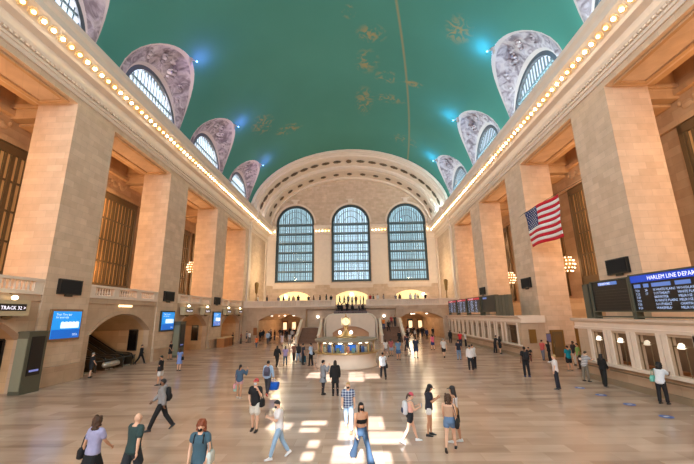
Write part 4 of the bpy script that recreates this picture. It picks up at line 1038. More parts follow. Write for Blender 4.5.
def torso(mb, J, infl=0.0, z0=.84, z1=1.50, wid=1.0):
    rs = [r for r in TOR if z0 - 1e-6 <= r[0] <= z1 + 1e-6]
    mb.loft([ring(J, z, (hw + infl) * wid, hd + infl, yo) for z, hw, hd, yo in rs])
def body_mesh(pose, near):
    J = skel(pose); mb = MB(); torso(mb, J)
    for s, k in ((-1, 'L'), (1, 'R')):
        h, kn, an = J['hip' + k], J['knee' + k], J['ank' + k]
        mb.tube([h + Vector((0, 0, .03)), h.lerp(kn, .35), h.lerp(kn, .8), kn], [.092, .082, .062, .054], 12)
        back = (an - kn).cross(Vector((1, 0, 0))).normalized(); back = back if back.y < 0 else -back
        mb.tube([kn, kn.lerp(an, .3) + back * .012, kn.lerp(an, .65) + back * .006, an], [.054, .058, .042, .034], 12)
        mb.tube([an, an + Vector((0, .0, -.05))], [.034, .036], 8)
        sh, el, wr, d = J['sh' + k], J['el' + k], J['wr' + k], J['hd' + k]
        mb.tube([J['T']((s * .06, 0, 1.44)), sh, sh.lerp(el, .3), el], [.05, .055, .047, .038], 10)
        mb.tube([el, el.lerp(wr, .3), wr], [.038, .039, .025], 10)
        side = d.cross(Vector((0, 1, .2))).normalized(); mb.ell(wr + d * .045, (.036, .02, .05), 10, 8, R=d.to_track_quat('Z', 'Y').to_matrix())
    mb.tube([J['T']((0, -.01, 1.45)), J['H']((0, .0, 1.55))], [.058, .052], 12)
    Rn = J['Rn']
    mb.ell(J['H']((0, .0, 1.635)), (.075, .094, .104), 16, 12, R=Rn); mb.ell(J['H']((0, .028, 1.575)), (.056, .066, .062), 12, 10, R=Rn)
    mb.ell(J['H']((0, .096, 1.605)), (.014, .022, .026), 8, 6, R=Rn)
    for s in (-1, 1): mb.ell(J['H']((s * .078, -.005, 1.61)), (.012, .02, .032), 8, 6, R=Rn)
    me = remesh(mb, .012 if near else .02, 1)
    # fingers and face features joined into the same mesh
    fb = MB()
    for s, k in ((-1, 'L'), (1, 'R')):
        wr, d = J['wr' + k], J['hd' + k]; Rm = d.to_track_quat('Z', 'Y').to_matrix(); ax, ay = Rm @ Vector((1, 0, 0)), Rm @ Vector((0, 1, 0))
        if ax.dot(Vector((-s, 0, 0))) < 0 and abs(ax.x) > abs(ay.x): ax, ay = -ax, -ay
        across, curl = (ay, ax) if abs(ay.y) + abs(ay.z) > abs(ax.y) + abs(ax.z) else (ax, ay)
        if across.y + across.z < 0: across = -across
        if curl.x * s > 0: curl = -curl
        for i, (o_, ln) in enumerate(((.027, .068), (.009, .076), (-.009, .071), (-.026, .056))):
            p = wr + d * .078 + across * o_
            fb.tube([p, p + d * ln * .45 + curl * .008, p + d * ln * .78 + curl * .024, p + d * ln * .92 + curl * .042], [.0092, .0088, .008, .007], 6)
        p = wr + d * .03 + across * .03
        fb.tube([p, p + across * .022 + d * .03 + curl * .008, p + across * .028 + d * .055 + curl * .016], [.012, .011, .009], 6)
    if near:
        fb.mi = 1
        for s in (-1, 1): fb.ell(J['H']((s * .03, .083, 1.632)), (.013, .008, .007), 8, 6, R=Rn); fb.tube([J['H']((s * .015, .09, 1.652)), J['H']((s * .046, .078, 1.652))], .005, 5)
        fb.mi = 2; fb.ell(J['H']((0, .092, 1.565)), (.024, .008, .008), 8, 6, R=Rn)
    fm = fb.mesh('fingers'); bm = bmesh.new(); bm.from_mesh(me); 
    bm.from_mesh(fm); bm.to_mesh(me); bm.free(); bpy.data.meshes.remove(fm)
    me.polygons.foreach_set('use_smooth', [True] * len(me.polygons))
    return me
def limb(mb, a, b, c, ra, rb, rc, t):   # tube along a-b-c up to fraction t (0..2)
    pts, rr = [a], [ra]
    if t <= 1: pts += [a.lerp(b, t * .5), a.lerp(b, t)]; rr += [ra + (rb - ra) * t * .5, ra + (rb - ra) * t]
    else: pts += [a.lerp(b, .5), b, b.lerp(c, (t - 1) * .5), b.lerp(c, t - 1)]; rr += [(ra + rb) / 2, rb, rb + (rc - rb) * (t - 1) * .5, rb + (rc - rb) * (t - 1)]
    mb.tube(pts, rr, 12)
def shirt_mesh(pose, kind, near):
    J = skel(pose); mb = MB()
    sl = {'tee': .62, 'long': 1.92, 'tank': 0, 'crop': 0, 'coat': 1.95, 'dress': .4, 'robe': 1.9, 'hoodie': 1.92}[kind]
    inf = {'tee': .03, 'long': .03, 'tank': .018, 'crop': .014, 'coat': .042, 'dress': .026, 'robe': .035, 'hoodie': .036}[kind]
    if kind == 'crop': mb.loft([ring(J, z, hw + .014, hd + .014, yo) for z, hw, hd, yo in TOR if 1.15 < z < 1.35] )
    else:
        torso(mb, J, inf, .84, 1.46 if kind != 'tank' else 1.40)
        if kind in ('coat', 'robe', 'dress'):
            zb = {'coat': .62, 'robe': .25, 'dress': .55}[kind]; mx = (J['kneeL'].y + J['kneeR'].y) / 2 * .3; sp = abs(J['kneeL'].y - J['kneeR'].y) * .55
            mb.loft([ring(J, .92, .185, .135), ring(J, .80, .195, .145 + sp * .3, mx * .3), ring(J, zb, .21 + .02 * (kind != 'coat'), .16 + sp, mx)])
    for s, k in ((-1, 'L'), (1, 'R')):
        sh, el, wr = J['sh' + k], J['el' + k], J['wr' + k]
        if sl:
            mb.tube([J['T']((s * .05, 0, 1.43)), sh], [.06 + inf * .4, .06 + inf * .6], 10); limb(mb, sh, el, wr, .058 + inf * .6, .043 + inf, .032 + inf * .6, sl)
        elif kind == 'tank': mb.tube([J['T']((s * .09, .06, 1.36)), J['T']((s * .09, .01, 1.475)), J['T']((s * .09, -.07, 1.36))], .024, 6, .6)
    if kind == 'hoodie': mb.ell(J['T']((0, -.09, 1.48)), (.11, .07, .06))
    return remesh(mb, .012 if near else .02, 2)
def pants_mesh(pose, kind, near):
    J = skel(pose); mb = MB()
    t = {'trousers': 1.93, 'jeans': 1.9, 'flare': 1.97, 'shorts': .72, 'minis': .36, 'skirt': 0, 'wide': 1.95}[kind]
    mb.loft([ring(J, z, hw + .02, hd + .02, yo) for z, hw, hd, yo in TOR if z < 1.1])
    if kind == 'skirt':
        sp = abs(J['kneeL'].y - J['kneeR'].y) * .4; mb.loft([ring(J, .95, .175, .125), ring(J, .8, .195, .145 + sp * .3), ring(J, .56, .215, .165 + sp)])
    else:
        for s, k in ((-1, 'L'), (1, 'R')):
            r = {'trousers': (.112, .082, .07), 'jeans': (.106, .072, .06), 'flare': (.102, .07, .118), 'shorts': (.118, .112, .105), 'minis': (.112, .108, .1), 'wide': (.112, .1, .1)}[kind]
            limb(mb, J['hip' + k] + Vector((0, 0, .02)), J['knee' + k], J['ank' + k], *r, t)
    return remesh(mb, .012 if near else .02, 2)
def shoe_mb(J, k):
    an = J['ank' + k]; a = J['foot' + k]; Rm = Matrix.Rotation(a, 3, 'X'); mb = MB(); q = lambda x, y, z: an + Rm @ Vector((x, y, z))
    mb.loft([[q(x * w_, y + oy, z) for x, y, z in ((-1, 0, -.075), (1, 0, -.075), (1.05, 0, -.05), (.75, 0, tz), (-.75, 0, tz), (-1.05, 0, -.05))] for oy, w_, tz in ((-.075, .026, -.02), (-.05, .038, .012), (.02, .04, .012), (.09, .045, -.025), (.15, .042, -.042), (.185, .024, -.055))])
    return mb
def hair_mesh(pose, kind, near):
    J = skel(pose); Rn = J['Rn']; mb = MB(); H = J['H']
    if kind in ('short', 'long', 'bun', 'pony', 'curly', 'afro'):
        mb.ell(H((0, -.018, 1.655)), (.083, .093, .1), 16, 12, R=Rn); mb.ell(H((0, .02, 1.70)), (.07, .07, .045), 12, 8, R=Rn)
    if kind == 'long':
        mb.ell(H((0, -.055, 1.54)), (.088, .055, .16), 14, 10, R=Rn); mb.ell(H((0, -.075, 1.42)), (.075, .04, .13), 12, 8, R=Rn)
        for s in (-1, 1): mb.ell(H((s * .075, -.005, 1.56)), (.022, .05, .13), 10, 8, R=Rn)
    if kind == 'bun': mb.ell(H((0, -.1, 1.72)), (.045, .045, .045))
    if kind == 'pony': mb.ell(H((0, -.11, 1.66)), (.03, .04, .03)); mb.ell(H((0, -.13, 1.56)), (.035, .035, .11), R=Rn)
    if kind in ('curly', 'afro'):
        rnd = random.Random(3)
        for i in range(120):
            z = rnd.uniform(1.47 if kind == 'curly' else 1.55, 1.77); a = rnd.uniform(0, 2 * pi); ff = sin(a)
            if ff > .35 and z < 1.68: continue
            r_ = .095 if z < 1.7 else .07
            mb.ell(H((r_ * cos(a), -.02 + r_ * sin(a), z)), (.036, .036, .036), 8, 6)
    if kind == 'hijab':
        mb.ell(H((0, -.015, 1.645)), (.092, .102, .115), 16, 12, R=Rn); mb.ell(H((0, -.02, 1.5)), (.12, .1, .12), 14, 10, R=Rn); mb.ell(J['T']((0, -.02, 1.38)), (.19, .13, .12), 14, 10)
    return remesh(mb, .012 if near else .018, 1)
def cap_mb(pose):
    J = skel(pose); H = J['H']; mb = MB(); mb.ell(H((0, -.01, 1.68)), (.088, .1, .085), 16, 10, R=J['Rn'])
    mb.loft([[H((x * w_, y0, z + dz)) for x, z in ((-1, 0), (1, 0), (1, .012), (-1, .012))] for y0, w_, dz in ((.06, .075, 1.675), (.12, .07, 1.668), (.175, .045, 1.655))]); return mb
def mask_mb(pose):
    J = skel(pose); H = J['H']; mb = MB(); mb.ell(H((0, .062, 1.573)), (.056, .052, .048), 14, 10, R=J['Rn']); return mb
CACHE = {}
def cached(key, fn):
    if key not in CACHE:
        me = fn(); me.materials.clear(); CACHE[key] = me
        for _ in range(3 if key[0] == 'body' else 1): me.materials.append(None)
    return CACHE[key]
def mo(name, me, mats, parent):
    o = bpy.data.objects.new(name, me); C.objects.link(o); o.parent = parent
    for i, m in enumerate(mats): o.material_slots[i].link = 'OBJECT'; o.material_slots[i].material = m
    return o
SK = {'l': (222, 176, 148), 'm': (196, 144, 112), 'd': (120, 82, 60)}
HC = {'k': (26, 22, 22), 'b': (70, 46, 30), 'r': (130, 64, 34), 'g': (150, 146, 140), 'y': (180, 146, 96)}
def cloth(c): return plain('cloth_%d_%d_%d' % tuple(c), c, .85, 0, .12, 14)
def pattern_cloth(c1, c2, kind):
    key = ('pat', c1, c2, kind)
    if key in MC: return MC[key]
    m, nt, b = nm('patterned_cloth'); tc = nt.nodes.new('ShaderNodeTexCoord'); sp = nt.nodes.new('ShaderNodeSeparateXYZ'); nt.links.new(tc.outputs['Object'], sp.inputs[0])
    f1 = mathn(nt, 'GREATER_THAN', mathn(nt, 'FRACT', mathn(nt, 'MULTIPLY', sp.outputs[2], 11.0)), .6); col = f1
    if kind == 'plaid': col = mathn(nt, 'MULTIPLY', mathn(nt, 'ADD', f1, mathn(nt, 'GREATER_THAN', mathn(nt, 'FRACT', mathn(nt, 'MULTIPLY', sp.outputs[0], 9.0)), .62)), .5)
    nt.links.new(mixc(nt, lin(c1), lin(c2), col), b.inputs['Base Color']); b.inputs['Roughness'].default_value = .85; MC[key] = m; return m
m_eye, m_lip = plain('eye_dark', (30, 22, 20), .3), plain('lip', (168, 92, 84), .5)
ROOTS = []
def person(label, x, y, face, H=1.72, pose='stand', skin='l', top='tee', tc=(40, 40, 44), bot='trousers', bc=(30, 30, 34), shoe=(30, 28, 28), hair='short', hc='k', cap=None, mask=None, near=False, z=0.0, group=None):
    s = H / 1.735; t = thing('person', label, 'person', (x, y, z), radians(face), group); t.scale = (s, s, s)
    J = skel(pose); dz = min(min((J['ank' + k] + Matrix.Rotation(J['foot' + k], 3, 'X') @ Vector((0, yy, -.075))).z for yy in (-.075, .15)) for k in 'LR')
    t.location.z = z - dz * s; t['H'] = H; del t['H']
    smat = plain('skin_' + skin, SK[skin], .55, 0, .04)
    mo('body', cached(('body', pose, near), lambda: body_mesh(pose, near)), [smat, m_eye, m_lip], t)
    tm = tc if isinstance(tc, bpy.types.Material) else cloth(tc); bmx = bc if isinstance(bc, bpy.types.Material) else cloth(bc)
    tn = {'tee': 'shirt', 'long': 'shirt', 'tank': 'vest_top', 'crop': 'crop_top', 'coat': 'coat', 'dress': 'dress', 'robe': 'robe', 'hoodie': 'hoodie'}[top]
    mo(tn, cached(('top', pose, top, near), lambda: shirt_mesh(pose, top, near)), [tm], t)
    if bot: mo({'skirt': 'skirt', 'shorts': 'shorts', 'minis': 'shorts'}.get(bot, 'trousers'), cached(('bot', pose, bot, near), lambda: pants_mesh(pose, bot, near)), [bmx], t)
    for k in 'LR':
        def mk(k=k):
            me = shoe_mb(J, k).mesh('shoe'); return me
        mo('shoe', cached(('shoe', pose, k), mk), [plain('shoe_%d_%d' % (shoe[0], shoe[2]), shoe, .5)], t)
    if hair: mo('headscarf' if hair == 'hijab' else 'hair', cached(('hair', pose, hair, near), lambda: hair_mesh(pose, hair, near)), [tm if hair == 'hijab' else plain('hair_' + hc, HC[hc], .6, 0, .2, 30)], t)
    if cap: mo('cap', cached(('cap', pose), lambda: cap_mb(pose).mesh('cap')), [cloth(cap)], t)
    if mask: mo('face_mask', cached(('mask', pose), lambda: mask_mb(pose).mesh('mask')), [cloth(mask)], t)
    return t, s, pose
def attach(p, name, label, cat, loc, rz=0):
    t, s, pose = p; Rz = Matrix.Rotation(t.rotation_euler.z, 3, 'Z'); q = t.location + Rz @ (Vector(loc) * s)
    b = thing(name, label, cat, q, t.rotation_euler.z + rz); b.scale = (s, s, s); return b
def backpack(p, label, col, col2=None):
    lean = POSES[p[2]]['lean']; b = attach(p, 'backpack', label, 'backpack', (0, -.205 + .004 * lean, 1.0)); b.rotation_euler.x = -radians(lean) * cos(0)
    q = MB(); q.loft([[(x * w_, y * d_, z) for x, y in ((-1, -.7), (-.7, -1), (.7, -1), (1, -.7), (1, .7), (.7, 1), (-.7, 1), (-1, .7))] for z, w_, d_ in ((.0, .13, .06), (.03, .15, .085), (.25, .155, .09), (.40, .13, .075), (.45, .08, .04))]); q.build('pack', cloth(col), b, True)
    q = MB(); q.ell((0, -.085, .13), (.11, .05, .1), 12, 8); q.build('pocket', cloth(col2 or tuple(int(v * .8) for v in col)), b, True)
    for s in (-1, 1): q = MB(); q.tube([(s * .09, .07, .12), (s * .12, .12, .12), (s * .13, .20, .20), (s * .115, .345, .30), (s * .11, .30, .45), (s * .10, .2, .495), (s * .09, .1, .46), (s * .08, .05, .42)], .018, 6, .5); q.build('strap', cloth(tuple(int(v * .7) for v in col)), b)
def handbag(p, label, col, side=1, hang=.55, w_=.17, name='shoulder_bag', strap=True, yo=-.02):
    b = attach(p, name, label, 'bag', (side * .26, yo, hang + .18), radians(90))
    q = MB(); q.loft([[(x * a, y * c_, z) for x, y in ((-1, -.8), (-.8, -1), (.8, -1), (1, -.8), (1, .8), (.8, 1), (-.8, 1), (-1, .8))] for z, a, c_ in ((0, w_ * .9, .05), (.03, w_, .065), (.2, w_, .06), (.27, w_ * .8, .03))]); q.build('bag_body', cloth(col), b, True)
    if strap: q = MB(); q.tube([(w_ * .7, 0, .24), (w_ * .5, side * .05, .5), (0, side * .11, (1.46 - hang - .18)), (-w_ * .5, side * .04, .5), (-w_ * .7, 0, .24)], .012, 5); q.build('strap', cloth(tuple(int(v * .7) for v in col)), b)
    return b
def carrier(p, label, col, side, loc=None, sz=(.2, .08, .32), rz=90):
    J = skel(p[2]); k = 'L' if side < 0 else 'R'; hnd = J['wr' + k] + J['hd' + k] * .1
    b = attach(p, 'shopping_bag', label, 'bag', tuple(hnd), radians(rz))
    q = MB(); w_, d_, h = sz; q.loft([[(x * w_ * a, y * d_ * a, z) for x, y in ((-1, -1), (1, -1), (1, 1), (-1, 1))] for z, a in ((-.16 - h, .85), (-.16 - h * .4, 1.05), (-.16, 1.0))]); q.build('bag_body', cloth(col), b)
    q = MB(); q.tube([(-w_ * .6, 0, -.17), (-w_ * .25, 0, -.02), (w_ * .25, 0, -.02), (w_ * .6, 0, -.17)], .009, 5); q.build('handle', cloth(tuple(int(v * .8) for v in col)), b)
def phone(p, label):
    J = skel(p[2]); a = J['wrR'] + J['hdR'] * .12; b = attach(p, 'mobile_phone', label, 'phone', tuple(a)); q = MB(); q.box(-.035, .035, -.005, .005, -.03, .11); q.build('case', m_black, b); q = MB(); q.box(-.03, .03, -.007, -.005, -.02, .1); q.build('display', plain('phone_glow', (150, 170, 200), .3, 0, .01, 3, .5), b)

A = person
denim, ldenim = (48, 72, 98), (150, 180, 210)
# --- foreground
p = A('woman with curly brown hair in lavender top and dark skirt, back turned, bottom left', -5.45, 9.48, -14, 1.66, 'walk', 'm', 'tee', (158, 156, 190), 'skirt', (22, 22, 26), hair='curly', hc='b', near=True)
handbag(p, 'black shoulder bag of the woman in the lavender top', (28, 26, 28), -1, .6)
A('bald man in dark green T-shirt and dark shorts walking away, bottom left', -4.45, 9.5, -20, 1.75, 'walk2', 'l', 'tee', (44, 66, 66), 'shorts', (34, 40, 46), hair=None, near=True)
p = A('man in grey hoodie and black trousers walking left with a backpack', -6.23, 14.0, 112, 1.82, 'walk', 'd', 'hoodie', (140, 136, 136), 'trousers', (22, 22, 26), (20, 20, 22), mask=(20, 20, 22), near=True)
backpack(p, 'black backpack of the man in the grey hoodie', (24, 24, 28))
p = A('woman with red curly hair and black mask in teal dress facing the camera, bottom left', -2.54, 8.95, 182, 1.66, 'relaxed', 'l', 'dress', (66, 96, 112), None, hair='curly', hc='r', mask=(20, 20, 22), near=True)
handbag(p, 'white and green bag on the arm of the red haired woman', (206, 214, 210), -1, .62, .16)
backpack(p, 'dark backpack worn by the red haired woman', (34, 36, 44))
p = A('man with red cap, black T-shirt and white shorts, camera raised', -2.65, 13.85, 172, 1.76, 'photo', 'l', 'tee', (26, 26, 30), 'shorts', (214, 208, 198), (18, 18, 20), 'short', 'b', (196, 70, 76), (200, 214, 226), near=True)
handbag(p, 'black bag hanging at the hip of the man in the red cap', (22, 22, 24), -1, .62, .13)
p = A('young man in white T-shirt and pale blue jeans walking with a phone', -1.22, 11.4, 112, 1.6, 'phonewalk', 'l', 'tee', (226, 224, 226), 'jeans', ldenim, (228, 228, 230), 'short', 'k', None, (20, 20, 22), near=True)
phone(p, 'phone in the hands of the young man in the white T-shirt')
A('man in blue plaid shirt and light jeans with black mask, facing the camera', .79, 13.84, 178, 1.66, 'walk', 'l', 'tee', pattern_cloth((52, 72, 112), (190, 200, 214), 'plaid'), 'jeans', ldenim, (150, 110, 80), 'short', 'y', None, (20, 20, 22), near=True)
A('long-haired woman in black crop top and flared blue jeans striding', 1.24, 10.93, -158, 1.65, 'stride', 'm', 'crop', (14, 14, 16), 'flare', denim, (200, 180, 160), 'long', 'k', None, (20, 20, 22), near=True)
p = A('girl in pink cap, bare arms and black shorts looking at her phone', 2.85, 12.6, -82, 1.53, 'phonewalk', 'l', 'tank', (226, 168, 152), 'minis', (26, 28, 34), (236, 236, 236), 'pony', 'b', (196, 78, 96), near=True)
backpack(p, 'white, navy and red backpack of the girl in the pink cap', (206, 208, 214), (40, 50, 84)); phone(p, 'phone held by the girl in the pink cap')
A('woman in black cap, navy T-shirt and white shorts in the group of three', 3.62, 13.3, -105, 1.64, 'phone', 'm', 'tee', (34, 38, 52), 'minis', (230, 228, 226), (24, 24, 26), 'long', 'k', (20, 20, 24), near=True)
p = A('curly-haired woman in denim shorts seen from behind in the group of three', 3.98, 11.95, -20, 1.6, 'walk2', 'l', 'tank', (186, 150, 124), 'minis', (96, 124, 158), (24, 24, 26), 'curly', 'b', near=True)
handbag(p, 'big black bag on the back of the curly-haired woman in denim shorts', (30, 30, 30), 1, .6, .19, yo=-.1)
p = A('woman in dark cap, white sleeveless top and black shorts in the group of three', 4.32, 12.6, 60, 1.68, 'relaxed', 'm', 'tank', (226, 226, 230), 'shorts', (22, 22, 26), (210, 210, 210), 'long', 'k', (44, 44, 48), near=True)
handbag(p, 'tan bag on the shoulder of the woman in the white sleeveless top', (190, 140, 92), -1, .72, .15)
# --- middle distance
p = A('woman in denim jacket and pink skirt walking away, arm raised', -4.97, 19.1, -8, 1.6, 'ear', 'm', 'long', (66, 92, 118), 'minis', (196, 150, 150), (200, 190, 180), 'pony', 'k', near=True)
carrier(p, 'pale green shopping bag beside the woman in the denim jacket', (176, 214, 204), -1); 
b_ = handbag(p, 'pink paper bag on the arm of the woman in the denim jacket', (220, 160, 168), -1, .3, .12)
p = A('man in light blue shirt and dark trousers walking away with backpack', -3.66, 19.65, -6, 1.74, 'bagarm', 'm', 'long', (160, 184, 214), 'trousers', (54, 54, 62), (196, 60, 40), 'short', 'k', near=True)
backpack(p, 'grey-violet backpack of the man in the light blue shirt', (88, 84, 104)); carrier(p, 'large bright blue bag carried by the man in the light blue shirt', (18, 90, 196), 1, None, (.26, .15, .36), 0)
A('woman in grey coat facing right beside a black-coated companion', -.71, 19.75, -60, 1.7, 'ear', 'l', 'coat', (134, 138, 146), 'jeans', (34, 34, 40), (26, 24, 24), 'short', 'k', near=True)
A('person with long black hair in a black coat, back turned, in front of the booth', -.05, 19.45, 20, 1.72, 'stand', 'l', 'coat', (24, 24, 28), 'jeans', (20, 20, 24), (20, 20, 22), 'long', 'k', near=True)
p = A('woman in white top and black trousers walking away right of the booth', 2.77, 24.1, 4, 1.64, 'walk', 'm', 'tee', (222, 226, 234), 'trousers', (26, 26, 30), (24, 24, 26), 'bun', 'k', near=True)
handbag(p, 'black handbag of the woman in white walking right of the booth', (24, 24, 26), 1, .55, .15)
p = A('man in black T-shirt and light shorts behind the man in the grey hoodie', -11.09, 22.6, 100, 1.72, 'relaxed', 'm', 'tee', (22, 22, 26), 'shorts', (206, 206, 206), (30, 30, 32), 'short', 'k', None, (20, 20, 22), near=True)
handbag(p, 'small black bag of the man in light shorts on the left', (24, 24, 26), -1, .68, .12)
p = A('woman in short blue dress near the left kiosk', -12.83, 28.4, 0, 1.63, 'stand', 'l', 'dress', (128, 148, 206), None, hair='long', hc='b', near=True)
handbag(p, 'black bag of the woman in the short blue dress', (24, 24, 26), 1, .66, .14)
A('person in black T-shirt leaning by the second left kiosk', -17.3, 35.4, -90, 1.7, 'relaxed', 'm', 'tee', (22, 22, 26), 'shorts', (40, 40, 44), hair='short', hc='k')
A('grey-haired man in black shirt and shorts at the escalator archway', -17.75, 25.6, -30, 1.66, 'relaxed', 'l', 'tee', (28, 28, 32), 'shorts', (36, 38, 44), hair='short', hc='g')
A('man in black stepping off the escalator on the left', -18.5, 32.6, -80, 1.68, 'walk', 'm', 'long', (24, 24, 28), 'trousers', (22, 22, 26))
A('man in white shirt and dark trousers standing alone right of centre', 11.9, 20.5, 60, 1.76, 'stand', 'l', 'tee', (232, 224, 222), 'trousers', (34, 36, 48), (26, 24, 24), 'short', 'y', near=True)
p = A('man in black T-shirt and black trousers walking away with a backpack on the right', 12.04, 24.3, 0, 1.84, 'stand', 'd', 'tee', (24, 24, 28), 'trousers', (24, 24, 30), (40, 50, 90), 'short', 'k', near=True)
backpack(p, 'black backpack of the man in black on the right', (30, 30, 34))
A('man in black at the near end of the far ticket counter, left of a pair', 15.3, 38.1, -90, 1.74, 'lean', 'm', 'tee', (28, 28, 32), 'trousers', (30, 30, 36))
A('woman in black at the near end of the far ticket counter, right of a pair', 15.45, 37.2, -80, 1.65, 'relaxed', 'l', 'tee', (22, 22, 26), 'shorts', (24, 24, 28), hair='long')
A('woman in coral red shirt standing by the blue poster', 17.0, 31.9, -70, 1.66, 'relaxed', 'm', 'tee', (206, 92, 88), 'trousers', (110, 110, 124), hair='short')
A('woman dressed in black beside the coral red shirt', 17.0, 30.9, 60, 1.68, 'ear', 'l', 'long', (20, 20, 24), 'trousers', (24, 24, 28), (220, 220, 220), 'long')
A('person in teal T-shirt and black shorts, back turned, right of the door', 16.0, 26.4, 10, 1.68, 'stand', 'm', 'tee', (10, 132, 148), 'shorts', (22, 22, 26), (120, 110, 100), 'short', near=True)
A('man in dark clothes leaning by the bronze door', 17.9, 28.9, 100, 1.76, 'relaxed', 'd', 'tee', (44, 40, 44), 'trousers', (200, 194, 188), hair='short')
A('man in green T-shirt and dark trousers near the end of the near counter', 17.2, 27.2, 80, 1.74, 'relaxed', 'm', 'tee', (136, 170, 92), 'trousers', (50, 48, 50), hair='short')
p = A('man in striped shirt and khaki trousers leaning on the near ticket counter', 14.72, 22.55, -80, 1.72, 'lean', 'l', 'tee', pattern_cloth((206, 204, 204), (110, 106, 112), 'stripe'), 'trousers', (126, 114, 100), (40, 34, 30), 'short', 'b', near=True)
A('person in long black robe and black headscarf at the near ticket counter', 14.75, 21.0, -80, 1.7, 'relaxed', 'm', 'long', (16, 16, 18), 'wide', (18, 18, 20), (60, 60, 64), 'long', 'k', near=True)
p = A('woman with curly dark hair, white T-shirt and black trousers at the near right counter', 14.78, 17.25, -65, 1.72, 'lean', 'd', 'tee', (222, 224, 230), 'trousers', (26, 26, 30), (30, 28, 28), 'curly', 'k', near=True)
handbag(p, 'mint green bag of the woman in the white T-shirt at the near right counter', (120, 196, 178), -1, .72, .15)
A('person crouching at the foot of the far counter end', 15.6, 31.4, 150, 1.66, 'crouch', 'm', 'tee', (40, 34, 34), 'trousers', (120, 70, 60))
# --- around and behind the booth
A('person in black coat walking away left of the booth, left of a couple', -5.51, 30.0, -10, 1.66, 'walk', 'm', 'long', (28, 26, 28), 'trousers', (34, 32, 34), hair='long')
A('woman in violet top and jeans left of the booth, right of a couple', -4.95, 30.6, 10, 1.58, 'walk2', 'm', 'tee', (168, 146, 186), 'jeans', denim, hair='long')
A('person in brown top walking left of the booth', -4.7, 33.2, 0, 1.58, 'walk', 'm', 'tee', (128, 84, 70), 'trousers', (70, 56, 50), hair='short')
p = A('woman with long black hair and pale jeans pulling a case left of the booth', -4.2, 32.7, -5, 1.6, 'walk2', 'l', 'long', (30, 30, 34), 'jeans', (130, 160, 190), hair='long')
q = thing('suitcase', 'teal wheeled suitcase beside the long-haired woman left of the booth', 'suitcase', (-3.65, 32.2, 0), .2); b = MB(); b.box(-.2, .2, -.12, .12, .05, .55); b.build('shell', cloth((40, 92, 110)), q); b = MB(); b.tube([(-.1, .1, .5), (-.1, .1, .85), (.1, .1, .85), (.1, .1, .5)], .012, 5); b.build('handle', m_black, q)
for wx in (-.16, .16): b = MB(); b.lathe([(.01, 0), (.03, .01), (.03, .05), (.01, .06)], wx, 0, 8); b.build('wheel', m_black, q)
p = A('man in pale blue shirt and black trousers leaning at the left of the booth', -2.75, 30.2, 70, 1.76, 'relaxed', 'm', 'tee', (176, 196, 220), 'trousers', (24, 24, 28))
handbag(p, 'large black bag of the man in pale blue at the booth', (20, 20, 22), 1, .62, .19)
A('person in dark top close behind the man in pale blue at the booth', -3.5, 31.0, -60, 1.7, 'stand', 'm', 'tee', (34, 40, 58), 'trousers', (28, 28, 34))
A('clerk in dark shirt inside the booth, left side', -.9, 31.0, 150, 1.72, 'stand', 'd', 'long', (36, 36, 46), 'trousers', (30, 30, 34))
A('clerk in dark shirt inside the booth, right side', 1.2, 31.1, 200, 1.72, 'stand', 'm', 'long', (30, 30, 36), 'trousers', (30, 30, 34))
